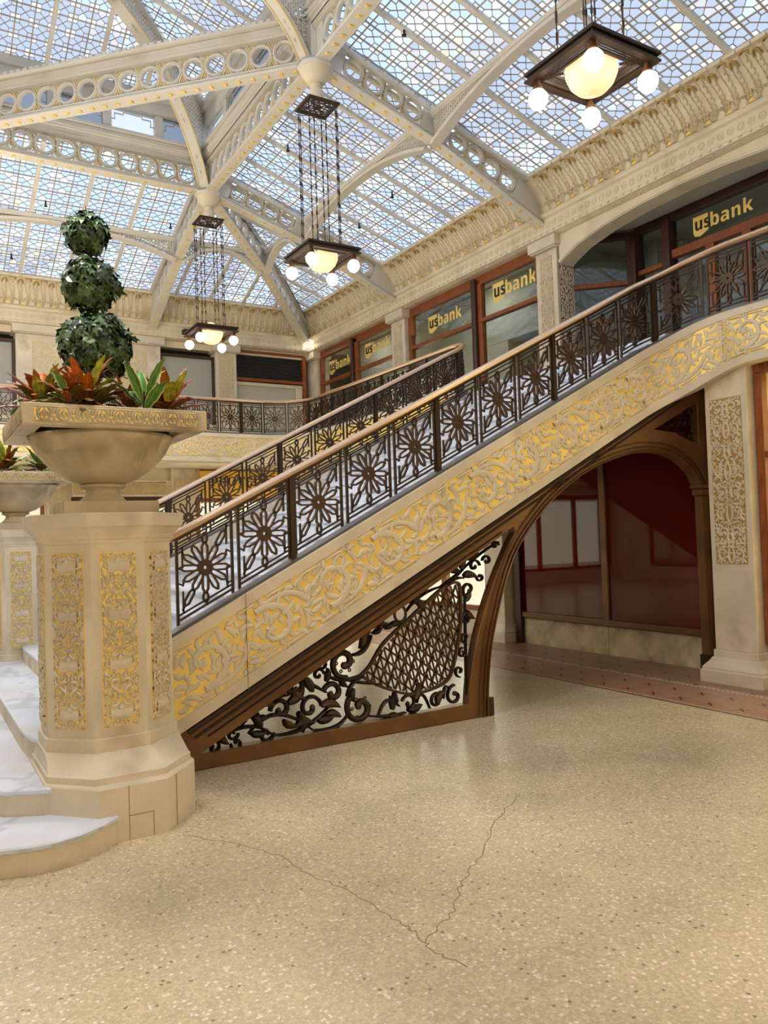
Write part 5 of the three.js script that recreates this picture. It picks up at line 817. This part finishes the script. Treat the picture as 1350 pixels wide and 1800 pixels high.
litShop(0, ZW + 0.15, 0, 5.46, 7.4, [6.4], 2.45, litRoom, 2.2); litShop(0, ZW + 0.15, 0, 2.9, 4.9, [3.9], 2.35, litRoom, 2.2); litShop(0, ZW + 0.15, 0, -3.5, 2.35, [-2, -0.6, 0.9], 2.45, litRoom, 2.0);
litShop(XR, 0, RW, -13.0, -9.25, [-11.8, -10.4], 2.7, litRoom, 2.2); litShop(XR, 0, RW, -17.0, -13.5, [-15.2], 2.7, litRoom, 2.0);
litShop(7.14, 0, RW, -4.63, -1.2, [-3.4], 3.05, amberRoom, 1.6, 2.25);
litShop(-4.15, 0, PI / 2, 9.5, 16, [11, 12.6, 14.2], 2.7, litRoom, 2.0); litShop(-4.15, 0, PI / 2, 2, 8.5, [3.6, 5.2, 6.8], 2.7, litRoom, 2.0);  // unseen left-wall shopfronts, placed for their glow and reflection in the red glass
structMesh('wall_lower', [box(XR + 0.05, XR + 0.65, 0, 3.2, -8.7, -5.2), box(XR + 0.55, XR + 0.65, 0, 3.2, -19, -8.7), box(XR + 0.55, XR + 0.65, 0, 3.2, -5.2, 6), box(7.72, XR + 0.6, 2.75, 3.2, -19, -8.7), box(-4.2, XR + 0.6, 2.92, 3.2, ZW - 0.1, ZW + 0.12), box(-4.2, XR + 0.6, 0, 3.2, ZW - 0.6, ZW - 0.5)], M.plaster);
{
  const g = thing('shop_header', 'carved stone band over the back shopfront behind the urn stem', 'carving', [3.9, 2.62, ZW + 0.3]);
  part('band', [rbox(-1.05, 1.0, 0, 0.24, -0.1, 0)], M.stone, g); part('bead', rbox(-1.05, 1.0, -0.05, 0, -0.1, 0.03), M.stone, g); part('dark_lintel', rbox(-1.05, 1.0, -0.2, -0.05, -0.12, -0.02), M.woodDark, g);
  const o = buf(); strokes(o, vineBand(-1.0, 0.98, 0.02, 0.22, 0.24), 0, 0.015); const r = part('carved_scrollwork', done(o, 0.75), M.goldStone, g);
}
{
  const g = thing('shop_sign', 'yellow sign board with dark capital letters seen through the far railing', 'sign', [5.48, 2.53, ZW + 0.42]);
  part('board', rbox(0, 1.95, 0, 0.6, -0.05, 0, 0.006), M.yellow, g); part('top_edge', rbox(0, 1.95, 0.6, 0.625, -0.05, 0.02, 0.006), M.woodDark, g);
  part('letters', [text('PROTEIN', 0.21, serif).translate(0.22, 0.26, 0)], M.print, g);
}

// ---------- small fittings ----------
{
  const g = thing('lamp_box', 'small white lamp box hanging on a thin rod in the far corner', 'lamp', [8.28, 6.1, -16.86]);
  part('box', rbox(-0.1, 0.1, 0, 0.22, -0.1, 0.1, 0.01), std({ color: lin(0.9, 0.9, 0.85), emissive: lin(1, 0.95, 0.8), emissiveIntensity: 0.5 }), g); part('rod', rod([0, 0.2, 0], [0, 0.82, 0], 0.012), M.camePale, g);
  const l = new THREE.PointLight(lin(1, 0.9, 0.7), 0.6); l.position.set(8.28, 6.21, -16.86); l.castShadow = true; l.name = 'lamp_box_light'; l.shadow.radius = 4; scene.add(l);
}
{ const g = thing('camera_box', 'small black camera box on the back cornice beside the far chandelier', 'camera', [5.35, 6.17, ZW + 0.2]); part('case', rbox(-0.1, 0.1, 0, 0.1, -0.1, 0.08, 0.012), M.black, g); part('lens', new THREE.CylinderGeometry(0.025, 0.025, 0.04, 12).rotateX(PI / 2).translate(0, 0.05, 0.09), M.black, g); }
{
  const spots = [[5.35, -7.93, 'right slope above the nearest purlin'], [6.9, -7.1, 'lower right slope beside the nearest chandelier'], [7.0, -10.9, 'lower right slope left of the middle pier'], [7.1, -12.2, 'lower right slope above the second bank sign'], [5.3, -11.3, 'upper right slope behind the middle chandelier']];
  for (const [x, z, where] of spots) { const y = YG + (XG - x) * PITCH; const g = thing('sprinkler', 'small black sprinkler head on the ' + where, 'sprinkler', [x, y - 0.05, z]); part('stem', new THREE.CylinderGeometry(0.012, 0.016, 0.07, 8).translate(0, 0, 0), M.black, g); part('deflector', lathe([[0, -0.075], [0.03, -0.07], [0.03, -0.06], [0.012, -0.04], [0, -0.035]], 10), M.black, g); }
  for (const [x, z, where] of [[2.15, -14.6, 'upper back slope left of the ivy tree'], [1.75, -16.1, 'lower back slope at the left'], [4.35, -14.6, 'upper back slope beside the far chandelier']]) { const y = YG + (z - ZG) * PITCH; const g = thing('sprinkler', 'small black sprinkler head on the ' + where, 'sprinkler', [x, y - 0.05, z]); part('stem', new THREE.CylinderGeometry(0.012, 0.016, 0.07, 8), M.black, g); part('deflector', lathe([[0, -0.075], [0.03, -0.07], [0.03, -0.06], [0.012, -0.04], [0, -0.035]], 10), M.black, g); }
}

// ---------- floor: mosaic border and cracks ----------
{
  const cv = document.createElement('canvas'); cv.width = 512; cv.height = 512; const x = cv.getContext('2d'); let sd = 77; const r = () => ((sd = (sd * 16807) % 2147483647) / 2147483647);
  for (let i = 0; i < 64; i++) for (let j = 0; j < 64; j++) { const q = 0.85 + r() * 0.3; x.fillStyle = `rgb(${168 * q},${130 * q},${110 * q})`; x.fillRect(i * 8, j * 8, 7.2, 7.2); }
  const cell = (i, j, c) => { x.fillStyle = c; x.fillRect(((i + 64) % 64) * 8, ((j + 64) % 64) * 8, 7.2, 7.2); };
  for (const [a, b] of [[16, 16], [48, 48], [16, 48], [48, 16]]) for (let k = -5; k <= 5; k++) { cell(a + k, b + k, '#3c2620'); if (abs(k) < 5) { cell(a + k + 1, b + k, '#5a3c34'); cell(a + k, b - k, '#3c2620'); cell(a + k + 1, b - k, '#3c2620'); cell(a + k, b + k + 1, '#3c2620'); } }
  const t = new THREE.CanvasTexture(cv); t.colorSpace = THREE.SRGBColorSpace; t.wrapS = t.wrapT = THREE.RepeatWrapping; t.repeat.set(1 / 0.62, 1 / 0.62); t.magFilter = THREE.LinearFilter;
  const f = structMesh('trim_floor', box(5.93, 6.72, -0.01, 0.002, -16, -0.6), std({ map: t, roughness: 0.3 }));
  part('border_line', [box(5.86, 5.9, -0.01, 0.0025, -16, -0.6), box(6.74, 6.78, -0.01, 0.0025, -16, -0.6)], std({ color: lin(0.2, 0.12, 0.09), roughness: 0.3 }), f);
  const w = []; for (let z = -15; z < -0.6; z += 0.05) w.push(box(6.62, 6.645, 0.0, 0.0035, z, z + 0.03)); part('white_tessera_line', w, std({ color: lin(0.75, 0.72, 0.66), roughness: 0.3 }), f, { kind: 'stuff' });
  part('outer_strip', box(6.8, XR, -0.01, 0.0022, -16, -0.6), std({ map: t, color: lin(0.75, 0.7, 0.65), roughness: 0.3 }), f);
}
{
  const cr = std({ color: lin(0.2, 0.15, 0.09), roughness: 0.8 }); const lines = [[[1.25, -4.3], [1.45, -4.02], [1.58, -3.72], [1.6, -3.45], [1.68, -3.15], [1.7, -2.9], [1.72, -2.72], [1.7, -2.55], [1.73, -2.35]], [[1.7, -2.6], [1.95, -2.75], [2.15, -2.95], [2.42, -3.15], [2.75, -3.45], [3.2, -3.75]]];
  const fl = scene.getObjectByName('floor'); for (const L of lines) { const o = buf(), P = []; for (let i = 0; i < L.length - 1; i++) for (let k = 0; k < 8; k++) { const t = k / 8; P.push([lerp(L[i][0], L[i + 1][0], t) + rr(-0.012, 0.012), -lerp(L[i][1], L[i + 1][1], t) + rr(-0.012, 0.012)]); } bar(o, P, 0.0045, -0.001, 0.0006, (u, v, w) => [u, w, -v]); part('crack', done(o), cr, fl); }
}

// ---------- unseen lobby lamps behind the camera, placed to light the near side ----------
function unseenLobbyLamp(x, z, i, where) {
  const g = thing('unseen_lobby_lamp', 'unseen round glowing ceiling lamp under the near balcony, ' + where, 'lamp', [x, 3.2, z]);
  part('plate', lathe([[0, 0], [0.14, 0], [0.14, -0.03], [0.1, -0.05], [0, -0.05]], 24), M.bronze, g); part('globe', lathe([[0.08, -0.05], [0.15, -0.12], [0.16, -0.2], [0.12, -0.28], [0, -0.32]], 24), M.bowl, g);
  const l = new THREE.PointLight(lin(1, 0.82, 0.6), i * LAMP); l.position.set(x, 3.02, z); l.castShadow = true; l.shadow.radius = 7; l.name = 'unseen_lobby_lamp_light'; scene.add(l);
}
unseenLobbyLamp(-1.5, 0.9, 8, 'behind the camera to the left'); unseenLobbyLamp(1.6, 1.6, 9, 'behind the camera'); unseenLobbyLamp(4.8, 1.4, 6, 'behind the camera to the right');

renderer.render(scene, camera);
